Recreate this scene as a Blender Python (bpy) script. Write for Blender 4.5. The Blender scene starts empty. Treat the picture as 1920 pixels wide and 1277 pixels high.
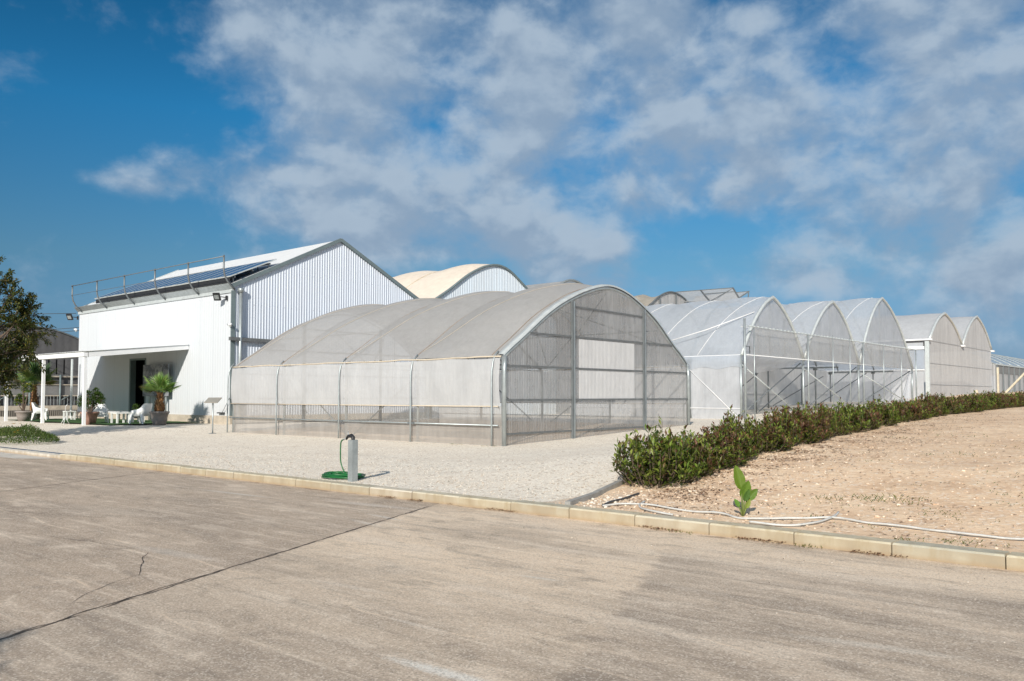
import bpy, math, random
import numpy as np
from mathutils import Vector, noise as mnoise
R = math.radians
rnd = random.Random(7)
sc = bpy.context.scene
col = sc.collection

# ---------------------------------------------------------------- helpers
class MB:
    """collects simple shapes and builds them as one mesh"""
    def __init__(s): s.v = []; s.f = []; s.c = []; s.cur = (1, 1, 1)
    def face(s, idx): s.f.append(idx); s.c.append(s.cur)
    def quad(s, a, b, c, d):
        n = len(s.v); s.v += [tuple(a), tuple(b), tuple(c), tuple(d)]; s.face((n, n+1, n+2, n+3))
    def box(s, x0, x1, y0, y1, z0, z1):
        n = len(s.v)
        s.v += [(x0,y0,z0),(x1,y0,z0),(x1,y1,z0),(x0,y1,z0),(x0,y0,z1),(x1,y0,z1),(x1,y1,z1),(x0,y1,z1)]
        for q in ((0,3,2,1),(4,5,6,7),(0,1,5,4),(1,2,6,5),(2,3,7,6),(3,0,4,7)): s.face(tuple(n+i for i in q))
    def bar(s, p, q, w, h=None):
        h = h or w; p = Vector(p); q = Vector(q); d = (q-p).normalized()
        up = Vector((0,0,1)) if abs(d.z) < .95 else Vector((1,0,0))
        a = d.cross(up).normalized(); b = a.cross(d)
        n = len(s.v)
        for e in (p, q):
            for i, j in ((-1,-1),(1,-1),(1,1),(-1,1)): s.v.append(tuple(e + a*(i*w/2) + b*(j*h/2)))
        for f in ((3,2,1,0),(4,5,6,7),(0,1,5,4),(1,2,6,5),(2,3,7,6),(3,0,4,7)): s.face(tuple(n+i for i in f))
    def tube(s, pts, r, n=8, cap=True):
        pts = [Vector(p) for p in pts]; rs = r if isinstance(r, (list, tuple)) else [r]*len(pts)
        base = len(s.v); a = None
        for i, p in enumerate(pts):
            d = (pts[min(i+1, len(pts)-1)] - pts[max(i-1, 0)]).normalized()
            if a is None:
                up = Vector((0,0,1)) if abs(d.z) < .9 else Vector((1,0,0)); a = d.cross(up).normalized()
            else: a = (a - d*a.dot(d)).normalized()
            b = d.cross(a)
            for k in range(n):
                t = 2*math.pi*k/n; s.v.append(tuple(p + (a*math.cos(t) + b*math.sin(t))*rs[i]))
        for i in range(len(pts)-1):
            for k in range(n):
                s.face((base+i*n+k, base+i*n+(k+1) % n, base+(i+1)*n+(k+1) % n, base+(i+1)*n+k))
        if cap:
            s.face(tuple(base+k for k in range(n))[::-1]); s.face(tuple(base+(len(pts)-1)*n+k for k in range(n)))
    def lathe(s, c, prof, n=28):
        base = len(s.v)
        for r, z in prof:
            for k in range(n):
                t = 2*math.pi*k/n; s.v.append((c[0]+r*math.cos(t), c[1]+r*math.sin(t), c[2]+z))
        for i in range(len(prof)-1):
            for k in range(n):
                s.face((base+i*n+k, base+i*n+(k+1) % n, base+(i+1)*n+(k+1) % n, base+(i+1)*n+k))
        s.face(tuple(base+k for k in range(n))[::-1]); s.face(tuple(base+(len(prof)-1)*n+k for k in range(n)))
    def grid(s, fn, nu, nv):
        base = len(s.v)
        for i in range(nu+1):
            for j in range(nv+1): s.v.append(tuple(fn(i/nu, j/nv)))
        for i in range(nu):
            for j in range(nv):
                a = base+i*(nv+1)+j; s.face((a, a+nv+1, a+nv+2, a+1))
    def build(s, name, mat, parent=None, smooth=False, kind=None, colors=False, label=None):
        me = bpy.data.meshes.new(name); me.from_pydata(s.v, [], s.f); me.update()
        if colors:
            at = me.color_attributes.new('Col', 'FLOAT_COLOR', 'CORNER')
            arr = np.ones((len(me.loops), 4), dtype=np.float32); k = 0
            for fc, cc in zip(s.f, s.c):
                arr[k:k+len(fc), :3] = cc; k += len(fc)
            at.data.foreach_set('color', arr.ravel())
        if smooth: me.polygons.foreach_set('use_smooth', [True]*len(me.polygons))
        me.materials.append(mat)
        o = bpy.data.objects.new(name, me); col.objects.link(o)
        if parent:
            o.parent = parent
            r = parent
            off = Vector((0,0,0))
            while r: off += r.location; r = r.parent
            me.transform(__import__('mathutils').Matrix.Translation(-off))
        if kind: o['kind'] = kind
        if label: o['label'] = label
        return o
def thing(name, label, cat, loc=(0,0,0), group=None):
    o = bpy.data.objects.new(name, None); col.objects.link(o); o.location = loc
    o.empty_display_size = .2
    tag(o, label, cat, group); return o
def tag(o, label, cat, group=None):
    o['label'] = label; o['category'] = cat
    if group: o['group'] = group
    return o
def dup(root, loc, rz=0, label=None, group=None, scale=None):
    r = root.copy(); col.objects.link(r); r.location = loc; r.rotation_euler = (0,0,rz)
    if scale: r.scale = scale
    if label: r['label'] = label
    if group: r['group'] = group
    for ch in list(root.children):
        c = ch.copy(); col.objects.link(c); c.parent = r
        for g_ in ch.children:
            d = g_.copy(); col.objects.link(d); d.parent = c
    return r

# ---------------------------------------------------------------- materials
def nm(name):
    m = bpy.data.materials.new(name); m.use_nodes = True; t = m.node_tree; t.nodes.clear()
    out = t.nodes.new('ShaderNodeOutputMaterial'); return m, t, out
def N(t, ty, ins=None, **kw):
    n = t.nodes.new(ty)
    for k, v in kw.items(): setattr(n, k, v)
    for k, v in (ins or {}).items():
        if hasattr(v, 'is_output'): t.links.new(v, n.inputs[k])
        else: n.inputs[k].default_value = v
    return n
def pos(t): return N(t, 'ShaderNodeNewGeometry').outputs['Position']
def objc(t): return N(t, 'ShaderNodeTexCoord').outputs['Object']
def noi(t, vec, scale, detail=4, rough=.55, dist=0):
    return N(t, 'ShaderNodeTexNoise', {'Vector': vec, 'Scale': scale, 'Detail': detail, 'Roughness': rough, 'Distortion': dist}).outputs['Fac']
def scl(t, vec, s):
    return N(t, 'ShaderNodeVectorMath', {0: vec, 1: s}, operation='MULTIPLY').outputs[0]
def mth(t, op, a, b=0., c=0., clamp=False):
    return N(t, 'ShaderNodeMath', {0: a, 1: b, 2: c}, operation=op, use_clamp=clamp).outputs[0]
def mr(t, v, a, b, c, d, ty='LINEAR'):
    return N(t, 'ShaderNodeMapRange', {'Value': v, 'From Min': a, 'From Max': b, 'To Min': c, 'To Max': d}, interpolation_type=ty).outputs[0]
def mix(t, f, a, b, bt='MIX'):
    n = N(t, 'ShaderNodeMix', data_type='RGBA', blend_type=bt)
    for k, v in ((0, f), (6, a), (7, b)):
        if hasattr(v, 'is_output'): t.links.new(v, n.inputs[k])
        else: n.inputs[k].default_value = v if k == 0 else (v[0], v[1], v[2], 1)
    return n.outputs[2]
def sep(t, v): return N(t, 'ShaderNodeSeparateXYZ', {0: v}).outputs
def bump(t, h, strength, dist):
    return N(t, 'ShaderNodeBump', {'Height': h, 'Strength': strength, 'Distance': dist}).outputs[0]
def fin(t, out, colr, rough=.7, metal=0., bmp=None, spec=.5):
    p = N(t, 'ShaderNodeBsdfPrincipled', {'Roughness': rough, 'Metallic': metal, 'Specular IOR Level': spec})
    if hasattr(colr, 'is_output'): t.links.new(colr, p.inputs['Base Color'])
    else: p.inputs['Base Color'].default_value = (*colr, 1)
    if bmp is not None: t.links.new(bmp, p.inputs['Normal'])
    t.links.new(p.outputs[0], out.inputs[0]); return p
def plain(name, c, rough=.6, metal=0., var=.12, sc_=6., bm=0., spec=.5):
    m, t, o = nm(name); p = pos(t)
    n1 = noi(t, p, sc_, 5); n2 = noi(t, p, sc_*9, 3)
    f = mth(t, 'MULTIPLY_ADD', n2, .4, mth(t, 'MULTIPLY', n1, .6))
    dk = tuple(x*(1-var*2) for x in c); lt = tuple(min(1, x*(1+var)) for x in c)
    cc = mix(t, mr(t, f, .3, .7, 0, 1), dk, lt)
    b = bump(t, n2, bm, .01) if bm else None
    fin(t, o, cc, rough, metal, b, spec); return m
def film(name, c, op, trl=.4, vary=.1, streak=None, gloss=.05):
    m, t, o = nm(name); p = pos(t)
    n1 = noi(t, scl(t, p, streak or (1,1,1)), .9, 5, .6); n2 = noi(t, scl(t, p, (1, 1, .25)), 5, 4)
    n3 = noi(t, scl(t, p, (1, 1, .08)), 14, 3)
    f = mr(t, mth(t, 'ADD', mth(t, 'MULTIPLY', n1, .5), mth(t, 'ADD', mth(t, 'MULTIPLY', n2, .3), mth(t, 'MULTIPLY', n3, .2))), .35, .65, 0, 1)
    cc = mix(t, f, tuple(x*(1-vary) for x in c), tuple(min(1, x*(1+vary*.4)) for x in c))
    bp = bump(t, mth(t, 'ADD', noi(t, p, 2.2, 3), mth(t, 'MULTIPLY', noi(t, scl(t, p, (3, 1, .5)), 3.5, 4, .6, .6), .5)), .55, .045)
    d = N(t, 'ShaderNodeBsdfDiffuse', {'Color': cc, 'Normal': bp}); tr = N(t, 'ShaderNodeBsdfTranslucent', {'Color': cc, 'Normal': bp})
    gl = N(t, 'ShaderNodeBsdfGlossy', {'Color': (1,1,1,1), 'Roughness': .3, 'Normal': bp})
    mx = N(t, 'ShaderNodeMixShader', {0: trl, 1: d.outputs[0], 2: tr.outputs[0]})
    mg = N(t, 'ShaderNodeMixShader', {0: gloss, 1: mx.outputs[0], 2: gl.outputs[0]})
    tp = N(t, 'ShaderNodeBsdfTransparent', {'Color': (.97,.97,.97,1)})
    fac = mth(t, 'ADD', op-.06, mth(t, 'MULTIPLY', f, .12), clamp=True)
    mm = N(t, 'ShaderNodeMixShader', {0: fac, 1: tp.outputs[0], 2: mg.outputs[0]})
    t.links.new(mm.outputs[0], o.inputs[0]); return m
def leafmat(name, tint=(1,1,1), rough=.45, trl=.3):
    m, t, o = nm(name)
    a = N(t, 'ShaderNodeAttribute', attribute_name='Col').outputs['Color']
    cc = mix(t, 1., a, tint, 'MULTIPLY')
    p = N(t, 'ShaderNodeBsdfPrincipled', {'Base Color': cc, 'Roughness': rough, 'Specular IOR Level': .4})
    tr = N(t, 'ShaderNodeBsdfTranslucent', {'Color': mix(t, 1., cc, (1.1,1.3,.5), 'MULTIPLY')})
    mx = N(t, 'ShaderNodeMixShader', {0: trl, 1: p.outputs[0], 2: tr.outputs[0]})
    t.links.new(mx.outputs[0], o.inputs[0]); return m

M = {}
M['galv'] = plain('galvanised steel', (.42,.46,.47), .42, .55, .14, 5)
M['galvd'] = plain('dull grey steel', (.20,.22,.23), .5, .4, .15, 4)
M['galvl'] = plain('light zinc', (.62,.66,.66), .45, .3, .1, 4)
M['white'] = plain('white paint', (.80,.81,.82), .5, 0, .05, 3)
M['cream'] = plain('cream tape', (.60,.52,.41), .8, 0, .1, 6)
M['white_tape'] = plain('white tape', (.8,.8,.8), .6, 0, .05, 6)
M['brown_cord'] = plain('brown cord', (.34,.24,.16), .8, 0, .1, 8)
M['dark'] = plain('dark plastic', (.02,.02,.022), .5, 0, .1, 6)
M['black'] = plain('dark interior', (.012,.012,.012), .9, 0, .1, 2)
M['trim'] = plain('grey green trim', (.19,.24,.25), .5, .2, .1, 3)
M['pot'] = plain('taupe plastic pot', (.27,.235,.215), .6, 0, .1, 8)
M['terra'] = plain('faded red pot', (.30,.17,.13), .7, 0, .1, 8)
M['chair'] = plain('white moulded plastic', (.80,.81,.80), .35, 0, .03, 4)
M['potsoil'] = plain('potting soil', (.08,.05,.035), 1, 0, .3, 20, .5)
M['bark'] = plain('grey brown bark', (.16,.115,.085), .9, 0, .3, 14, .8)
M['turf'] = plain('artificial turf', (.05,.13,.03), .95, 0, .35, 40, .8)
M['hose'] = plain('green hose', (.012,.14,.035), .35, 0, .2, 20)
M['pipe'] = plain('pale grey pipe', (.60,.60,.58), .5, 0, .15, 10)
M['pipe_dark'] = plain('dark pipe', (.06,.06,.065), .5, 0, .15, 10)
M['concrete'] = plain('pale concrete', (.50,.44,.36), .9, 0, .18, 3, .4)
M['edging'] = plain('grey concrete edging', (.36,.35,.33), .9, 0, .2, 5, .4)
M['wire'] = plain('cable', (.05,.055,.06), .6, 0, .1, 3)
M['timber'] = plain('cream timber', (.62,.55,.42), .8, 0, .12, 5)
M['mullion'] = plain('grey purlin', (.17,.18,.185), .6, .2, .15, 6)

# warehouse sheet metal, faint panel joints
def sheetmat(name, c, axis, rough=.45, dirt=.12):
    m, t, o = nm(name); p = pos(t); s = sep(t, p)
    a = s[0] if axis == 0 else s[1]
    fr = mth(t, 'FRACT', mth(t, 'MULTIPLY', a, .93))
    j = mth(t, 'LESS_THAN', fr, .022)
    st = noi(t, scl(t, p, (3, 3, .12)), 2.2, 4)
    bl = noi(t, p, .5, 4)
    cell = N(t, 'ShaderNodeTexWhiteNoise', {'W': mth(t, 'FLOOR', mth(t, 'MULTIPLY', a, .93))}, noise_dimensions='1D').outputs[0]
    cc = mix(t, mr(t, st, .4, .7, 0, dirt), c, (.42,.38,.33))
    cc = mix(t, mr(t, bl, .4, .7, 0, dirt*.7), cc, (.55,.55,.55))
    cc = mix(t, mth(t, 'MULTIPLY', cell, .10), cc, (.5,.52,.55))
    cc = mix(t, mth(t, 'MULTIPLY', j, .35), cc, (.35,.38,.42))
    # low splash dirt
    lo = mth(t, 'MULTIPLY', mr(t, s[2], .7, 1.6, .25, 0), st)
    cc = mix(t, lo, cc, (.5,.42,.32))
    # screw heads
    zz = mth(t, 'ABSOLUTE', mth(t, 'SUBTRACT', mth(t, 'FRACT', mth(t, 'MULTIPLY', s[2], .62)), .5))
    sx = mth(t, 'ABSOLUTE', mth(t, 'SUBTRACT', mth(t, 'FRACT', mth(t, 'MULTIPLY', a, 2.5)), .5))
    sw = mth(t, 'MULTIPLY', mth(t, 'LESS_THAN', zz, .012), mth(t, 'LESS_THAN', sx, .06))
    cc = mix(t, mth(t, 'MULTIPLY', sw, .5 if axis == 1 else .1), cc, (.25,.27,.3))
    fin(t, o, cc, rough, 0, None, .4); return m
M['wall_front'] = sheetmat('white sheet front', (.60,.63,.665), 0, .6, .06)
M['wall_gable'] = sheetmat('white sheet gable', (.66,.72,.82), 1, .4, .14)
M['wall_hall'] = sheetmat('pale blue sheet', (.62,.70,.78), 1, .4, .2)
M['roof_white'] = plain('white roof sheet', (.78,.79,.79), .5, 0, .04, 1.5)
M['beige_roof'] = plain('beige roof cover', (.74,.65,.55), .8, 0, .09, .35, .1)
M['net_roof'] = film('beige netting', (.62,.56,.47), .88, .4, .2)
M['vent'] = film('grey vent sheet', (.66,.67,.68), .85, .55, .12)

M['film_roof'] = film('grey roof film', (.50,.495,.49), .84, .30, .05, (.3,.3,.3), .04)
M['film_side'] = film('side curtain film', (.64,.645,.655), .87, .30, .07, None, .05)
M['film_low'] = film('low side film', (.60,.57,.54), .52, .3, .18, None, .04)
M['film_clear'] = film('clear side film', (.62,.60,.57), .30, .3, .2, None, .04)
M['film_gable'] = film('corrugated clear sheet', (.58,.58,.58), .36, .40, .26, (1,1,.12), .14)
M['film_door'] = film('white door sheet', (.74,.74,.75), .9, .3, .04)
M['film_w'] = film('white greenhouse film', (.74,.80,.88), .66, .55, .05, (.4,.4,.4), .07)
M['film_ws'] = film('white greenhouse side film', (.76,.78,.82), .70, .40, .10, None, .06)
M['film_wg'] = film('white greenhouse gable film', (.72,.73,.75), .62, .5, .10, None, .05)
M['film_in'] = film('inner grey film', (.86,.86,.86), .95, .35, .10, (1,1,.3), .04)
M['film_far'] = film('far gable sheet', (.64,.635,.635), .84, .35, .14, (1.5,1.5,.08), .04)
M['film_far_roof'] = film('far roof film', (.62,.64,.67), .92, .3, .08, None, .05)
M['film_blue'] = plain('blue grey roof', (.36,.43,.50), .5, .1, .12, .8)
M['shade_dark'] = plain('dark grey shade sheet', (.105,.105,.11), .8, 0, .15, .7)
M['shade_mid'] = plain('mid grey sheet', (.20,.20,.20), .8, 0, .12, .9)
M['shade_low'] = plain('brown grey skirting sheet', (.17,.155,.135), .8, 0, .15, 1)

def solar():
    m, t, o = nm('solar cells'); c = objc(t); s = sep(t, c)
    fx = mth(t, 'FRACT', mth(t, 'MULTIPLY', s[0], 6.2)); fy = mth(t, 'FRACT', mth(t, 'MULTIPLY', s[1], 6.2))
    g = mth(t, 'MAXIMUM', mth(t, 'LESS_THAN', fx, .07), mth(t, 'LESS_THAN', fy, .07))
    cc = mix(t, g, mix(t, noi(t, c, 3), (.035,.065,.13), (.06,.10,.18)), (.12,.17,.25))
    fin(t, o, cc, .22, 0, None, .8); return m
M['solar'] = solar()

def asphalt():
    m, t, o = nm('worn asphalt'); p = pos(t); s = sep(t, p)
    jit = mth(t, 'MULTIPLY', mth(t, 'SUBTRACT', noi(t, p, 1.3, 4), .5), .25)
    w = mth(t, 'ADD', mth(t, 'MULTIPLY_ADD', mth(t, 'ADD', s[1], 9.3), .42, s[0]), jit)
    # tones by slab
    a1 = mr(t, w, 6.60, 6.80, 0, 1, 'SMOOTHSTEP')
    fray = noi(t, scl(t, p, (.35, 2.2, 1)), 1.0, 5, .6)
    b1 = mr(t, mth(t, 'ADD', w, mth(t, 'MULTIPLY', mth(t, 'SUBTRACT', fray, .5), .7)), 10.62, 10.78, 0, .85, 'SMOOTHSTEP')
    nk = mr(t, mth(t, 'ADD', s[1], mth(t, 'MULTIPLY', mth(t, 'SUBTRACT', fray, .5), 1.5)), -10.6, -9.6, 1, 0, 'SMOOTHSTEP')
    right = mth(t, 'MULTIPLY', b1, nk)
    grey = mix(t, noi(t, scl(t, p, (.5,1.5,1)), .8, 5), (.42,.335,.262), (.60,.485,.385))
    warm = mix(t, noi(t, scl(t, p, (.4,1.2,1)), .7, 5), (.74,.595,.46), (.90,.74,.575))
    fardull = mr(t, mth(t, 'ADD', s[1], mth(t, 'MULTIPLY', fray, 2.)), -14.2, -10.9, .9, 0)
    warm = mix(t, fardull, warm, (.46,.38,.31))
    patch = mix(t, mr(t, noi(t, scl(t, p, (.3,2.2,1)), 1.2, 6), .36, .64, 0, 1), (.31,.255,.21), (.70,.575,.46))
    cc = mix(t, a1, grey, warm); cc = mix(t, right, cc, patch)
    # big stains, light dust wash, streaks along the kerb direction
    big = noi(t, scl(t, p, (.30,1.1,1)), .9, 6, .62, .3)
    cc = mix(t, mr(t, big, .46, .66, 0, .55), cc, (.29,.24,.20))
    dust = noi(t, scl(t, p, (.22,1.3,1)), 1.6, 7, .62, .4)
    cc = mix(t, mr(t, dust, .53, .72, 0, .7), cc, (.80,.69,.58))
    stk = noi(t, scl(t, p, (.35,7,1)), 1.1, 5, .65, .2)
    cc = mix(t, mr(t, stk, .56, .70, 0, .5), cc, (.88,.76,.63))
    stk2 = noi(t, scl(t, p, (.5,9,1)), .9, 5, .6, .3)
    cc = mix(t, mr(t, stk2, .55, .70, 0, .35), cc, (.25,.21,.18))
    # pale tan hairlines and drifts of dust
    yj = mth(t, 'ADD', s[1], mth(t, 'ADD', mth(t, 'MULTIPLY', s[0], .03), mth(t, 'MULTIPLY', noi(t, scl(t, p, (.5,1,1)), 1.5, 3), .5)))
    for y0, th in ((-13.1, .035), (-14.2, .025), (-12.2, .02), (-15.3, .03), (-11.0, .02)):
        l = mr(t, mth(t, 'ABSOLUTE', mth(t, 'SUBTRACT', yj, y0)), 0, th, .6, 0)
        l = mth(t, 'MULTIPLY', l, mr(t, noi(t, p, 1.2, 3), .45, .6, 0, 1))
        cc = mix(t, l, cc, (.90,.74,.58))
    blot = noi(t, scl(t, p, (.8,1.6,1)), 2.3, 6, .65, .5)
    cc = mix(t, mr(t, blot, .54, .68, 0, .5), cc, (.24,.20,.165))
    cc = mix(t, mr(t, blot, .46, .32, 0, .4), cc, (.92,.79,.66))
    # white rubbed marks
    def blob(x, y, ang, lx, ly, amt, colr, cc):
        dx = mth(t, 'SUBTRACT', s[0], x); dy = mth(t, 'SUBTRACT', s[1], y)
        ca, sa = math.cos(ang), math.sin(ang)
        ex = mth(t, 'DIVIDE', mth(t, 'ADD', mth(t, 'MULTIPLY', dx, ca), mth(t, 'MULTIPLY', dy, sa)), lx)
        ey = mth(t, 'DIVIDE', mth(t, 'SUBTRACT', mth(t, 'MULTIPLY', dy, ca), mth(t, 'MULTIPLY', dx, sa)), ly)
        d = mth(t, 'ADD', mth(t, 'MULTIPLY', ex, ex), mth(t, 'MULTIPLY', ey, ey))
        f = mr(t, mth(t, 'ADD', d, mth(t, 'MULTIPLY', mth(t, 'SUBTRACT', fine, .5), 2.4)), 0, 1.1, amt, 0)
        return mix(t, f, cc, colr)
    fine = noi(t, p, 38, 3, .6)
    for b in BLOBS: cc = blob(*b, cc)
    cc = mix(t, 1., cc, (1.08,1.06,1.02), 'MULTIPLY')
    # aggregate
    vor = N(t, 'ShaderNodeTexVoronoi', {'Vector': p, 'Scale': 150.}); vd = vor.outputs['Distance']; vc = sep(t, vor.outputs['Color'])[0]
    vor2 = N(t, 'ShaderNodeTexVoronoi', {'Vector': p, 'Scale': 85.}); vc2 = sep(t, vor2.outputs['Color'])[0]
    cc = mix(t, mr(t, vc, .0, 1., .26, 0), cc, (.14,.115,.095))
    cc = mix(t, mr(t, vc2, .72, 1., 0, .45), cc, (.95,.86,.74))
    cc = mix(t, mr(t, vc2, .0, .3, .38, 0), cc, (.14,.115,.095))
    # expansion joints and seams: thin dark lines of w
    jn = mth(t, 'MULTIPLY', mth(t, 'SUBTRACT', noi(t, p, 6, 4), .5), .09)
    w2 = mth(t, 'ADD', mth(t, 'MULTIPLY_ADD', mth(t, 'ADD', s[1], 9.3), .42, s[0]), jn)
    ll = None
    for wv, th in ((6.68, .022), (-1.6, .02), (15.6, .018), (-9.2, .02)):
        l = mr(t, mth(t, 'ABSOLUTE', mth(t, 'SUBTRACT', w2, wv)), th*.4, th, 1, 0)
        ll = l if ll is None else mth(t, 'MAXIMUM', ll, l)
    gap = mr(t, noi(t, p, 3, 3), .36, .5, 0, 1)
    ll = mth(t, 'MULTIPLY', ll, gap)
    cc = mix(t, mth(t, 'MULTIPLY', ll, .85), cc, (.05,.04,.035))
    # dirt along the kerb foot
    kf = mth(t, 'MULTIPLY', mr(t, s[1], -9.12, -8.93, 0, 1), mr(t, noi(t, scl(t, p, (1,3,1)), 2.5, 5), .5, .62, 0, 1))
    cc = mix(t, mth(t, 'MULTIPLY', kf, .8), cc, (.16,.09,.05))
    h = mth(t, 'ADD', mth(t, 'MULTIPLY', vd, -.5), mth(t, 'ADD', mth(t, 'MULTIPLY', vc2, .35), mth(t, 'MULTIPLY', ll, -1.5)))
    fin(t, o, cc, .85, 0, bump(t, h, .3, .005), .3); return m
BLOBS = [(12.1,-14.35,.05,.55,.07,.9,(.8,.78,.74)), (11.2,-13.75,.0,.35,.03,.4,(.75,.7,.65)), (7.0,-10.4,-.15,.5,.05,.75,(.72,.68,.63)),
         (7.25,-10.9,-.2,.45,.05,.55,(.72,.68,.63)), (5.9,-9.7,.1,1.0,.12,.5,(.7,.66,.62)), (3.0,-10.2,.05,1.1,.07,.6,(.72,.7,.66)),
         (6.1,-12.4,.1,.35,.10,.6,(.68,.58,.48)), (10.9,-12.0,.1,.25,.04,.6,(.75,.72,.68)), (13.8,-12.2,.2,.6,.08,.45,(.72,.68,.62)),
         (7.3,-13.5,.1,.8,.12,.4,(.66,.62,.58)), (9.9,-13.3,.1,.5,.06,.3,(.75,.7,.65)), (3.5,-12.5,.1,1.2,.25,.35,(.64,.55,.46))]
M['asphalt'] = asphalt()

def gravel():
    m, t, o = nm('pale limestone gravel'); p = pos(t); s = sep(t, p)
    def vo(scale):
        v = N(t, 'ShaderNodeTexVoronoi', {'Vector': p, 'Scale': scale, 'Randomness': 1.})
        return v.outputs['Distance'], sep(t, v.outputs['Color'])
    d1, c1 = vo(40.); d2, c2 = vo(24.)
    base = mix(t, c1[0], (.86,.77,.64), (1.,.95,.85))
    base = mix(t, mr(t, c1[1], .85, 1., 0, .7), base, (.60,.48,.36))
    base = mix(t, mr(t, d1, .50, .85, 0, .45), base, (.45,.37,.29))
    base = mix(t, mr(t, c2[0], .90, .93, 0, .75), base, (.40,.32,.25))
    base = mix(t, mr(t, c2[1], .0, .5, .22, 0), base, (.62,.52,.42))
    bg = noi(t, p, .45, 5, .6)
    base = mix(t, mr(t, bg, .40, .65, .22, 0), base, (.70,.59,.47))
    # trodden earthy patches
    ep = noi(t, p, 1.7, 6, .65)
    base = mix(t, mr(t, ep, .60, .72, 0, .45), base, (.50,.38,.28))
    # dusty dirt under the tunnel
    inx = mth(t, 'MULTIPLY', mr(t, s[0], -13.75, -13.6, 0, 1), mr(t, s[0], -.1, .02, 1, 0))
    iny = mth(t, 'MULTIPLY', mr(t, s[1], -.05, .05, 0, 1), mr(t, s[1], 10.3, 10.45, 1, 0))
    base = mix(t, mth(t, 'MULTIPLY', mth(t, 'MULTIPLY', inx, iny), .8), base, mix(t, bg, (.62,.47,.34), (.74,.58,.44)))
    h = mth(t, 'ADD', mth(t, 'MULTIPLY', d1, -.7), mth(t, 'MULTIPLY', c1[0], .5))
    h = mth(t, 'ADD', h, mth(t, 'MULTIPLY', noi(t, p, 3, 4), .8))
    fin(t, o, base, .9, 0, bump(t, h, .22, .015), .25); return m
M['gravel'] = gravel()

def soil():
    m, t, o = nm('dry reddish soil'); p = pos(t); s = sep(t, p)
    a = noi(t, p, .5, 6, .6); b = noi(t, p, 2.6, 6, .65); c = noi(t, p, 14, 5, .65)
    base = mix(t, mr(t, a, .35, .65, 0, 1), (.73,.515,.34), (.87,.65,.45))
    base = mix(t, mr(t, b, .52, .70, 0, .55), base, (.95,.78,.57))
    base = mix(t, mr(t, b, .28, .47, .6, 0), base, (.55,.36,.24))
    e_ = noi(t, scl(t, p, (1,1.6,1)), 5.5, 6, .7)
    base = mix(t, mr(t, e_, .56, .68, 0, .55), base, (.36,.24,.16))
    base = mix(t, mr(t, e_, .30, .42, .5, 0), base, (.95,.82,.66))
    v = N(t, 'ShaderNodeTexVoronoi', {'Vector': p, 'Scale': 26.}); vc = sep(t, v.outputs['Color'])
    base = mix(t, mr(t, vc[0], .84, 1, 0, .75), base, (.92,.82,.70))
    base = mix(t, mr(t, c, .60, .72, 0, .6), base, (.22,.14,.09))
    # whiter stony strip close to the gravel and kerb
    ws = mth(t, 'MULTIPLY', mr(t, s[0], 8.4, 9.6, 1, 0), mr(t, s[1], -8.6, -6.6, 1, 0))
    base = mix(t, mth(t, 'MULTIPLY', ws, .7), base, mix(t, vc[1], (.45,.38,.30), (.80,.74,.65)))
    h = mth(t, 'ADD', mth(t, 'MULTIPLY', c, 1.), mth(t, 'ADD', mth(t, 'MULTIPLY', b, 2.), mth(t, 'MULTIPLY', vc[0], .3)))
    fin(t, o, base, .95, 0, bump(t, h, .5, .03), .2); return m
M['soil'] = soil()

def kerbm():
    m, t, o = nm('yellowish kerb concrete'); p = pos(t); s = sep(t, p)
    a = N(t, 'ShaderNodeAttribute', attribute_name='Col').outputs['Color']
    cc = mix(t, mr(t, noi(t, p, 5, 5), .45, .7, 0, .6), a, (.62,.57,.44))
    cc = mix(t, mr(t, noi(t, scl(t, p, (1,1,.3)), 7, 5), .50, .72, 0, .7), cc, (.36,.28,.16))
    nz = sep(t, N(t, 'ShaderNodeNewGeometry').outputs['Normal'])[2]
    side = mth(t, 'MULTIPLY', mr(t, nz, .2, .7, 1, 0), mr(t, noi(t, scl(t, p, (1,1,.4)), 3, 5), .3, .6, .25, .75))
    cc = mix(t, side, cc, (.34,.27,.185))  # upright faces coloured darker, beyond splash dirt, to offset direct sun on them
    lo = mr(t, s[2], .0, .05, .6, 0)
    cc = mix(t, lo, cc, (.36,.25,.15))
    fin(t, o, cc, .9, 0, bump(t, noi(t, p, 60, 4), .4, .004), .25); return m
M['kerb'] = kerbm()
def rough_leaf(name, **k): return leafmat(name, **k)
M['leaf'] = leafmat('glossy leaf'); M['leaf_dry'] = leafmat('dry leaf', rough=.9, trl=.05); M['stone'] = leafmat('stone', rough=.9, trl=0.)

# ---------------------------------------------------------------- terrain
def lerp(tab, x):
    if x <= tab[0][0]: return tab[0][1]
    for (a, b), (c, d) in zip(tab, tab[1:]):
        if x <= c:
            k = (x-a)/(c-a); return b+(d-b)*k
    return tab[-1][1]
def ss(a, b, x):
    k = min(1, max(0, (x-a)/(b-a))); return k*k*(3-2*k)
GL = [(-8.7,.12),(-5,.28),(-2.3,.36),(6,.36),(30,.45),(60,.8),(100,1.2)]
GM = [(-8.7,.12),(-4,.15),(0,.20),(3.2,.29),(7.3,.43),(10.4,.51),(14,.50),(21.4,.43),(34,.60),(55,1.25),(100,1.35)]
GR = [(-8.7,.12),(-7.6,.15),(-6.7,.22),(-5.3,.35),(-4,.48),(-1.6,.61),(0,.67),(2.8,.78),(5.4,.89),(11,1.02),(19,1.12),(27,1.18),(55,1.4),(100,1.5)]
def g(u, v):
    a, b, c = lerp(GL, v), lerp(GM, v), lerp(GR, v)
    k = ss(-17.5, -13.5, u); z = a*(1-k)+b*k
    k = ss(1.5, 8.2, u); return z*(1-k)+c*k
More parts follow.
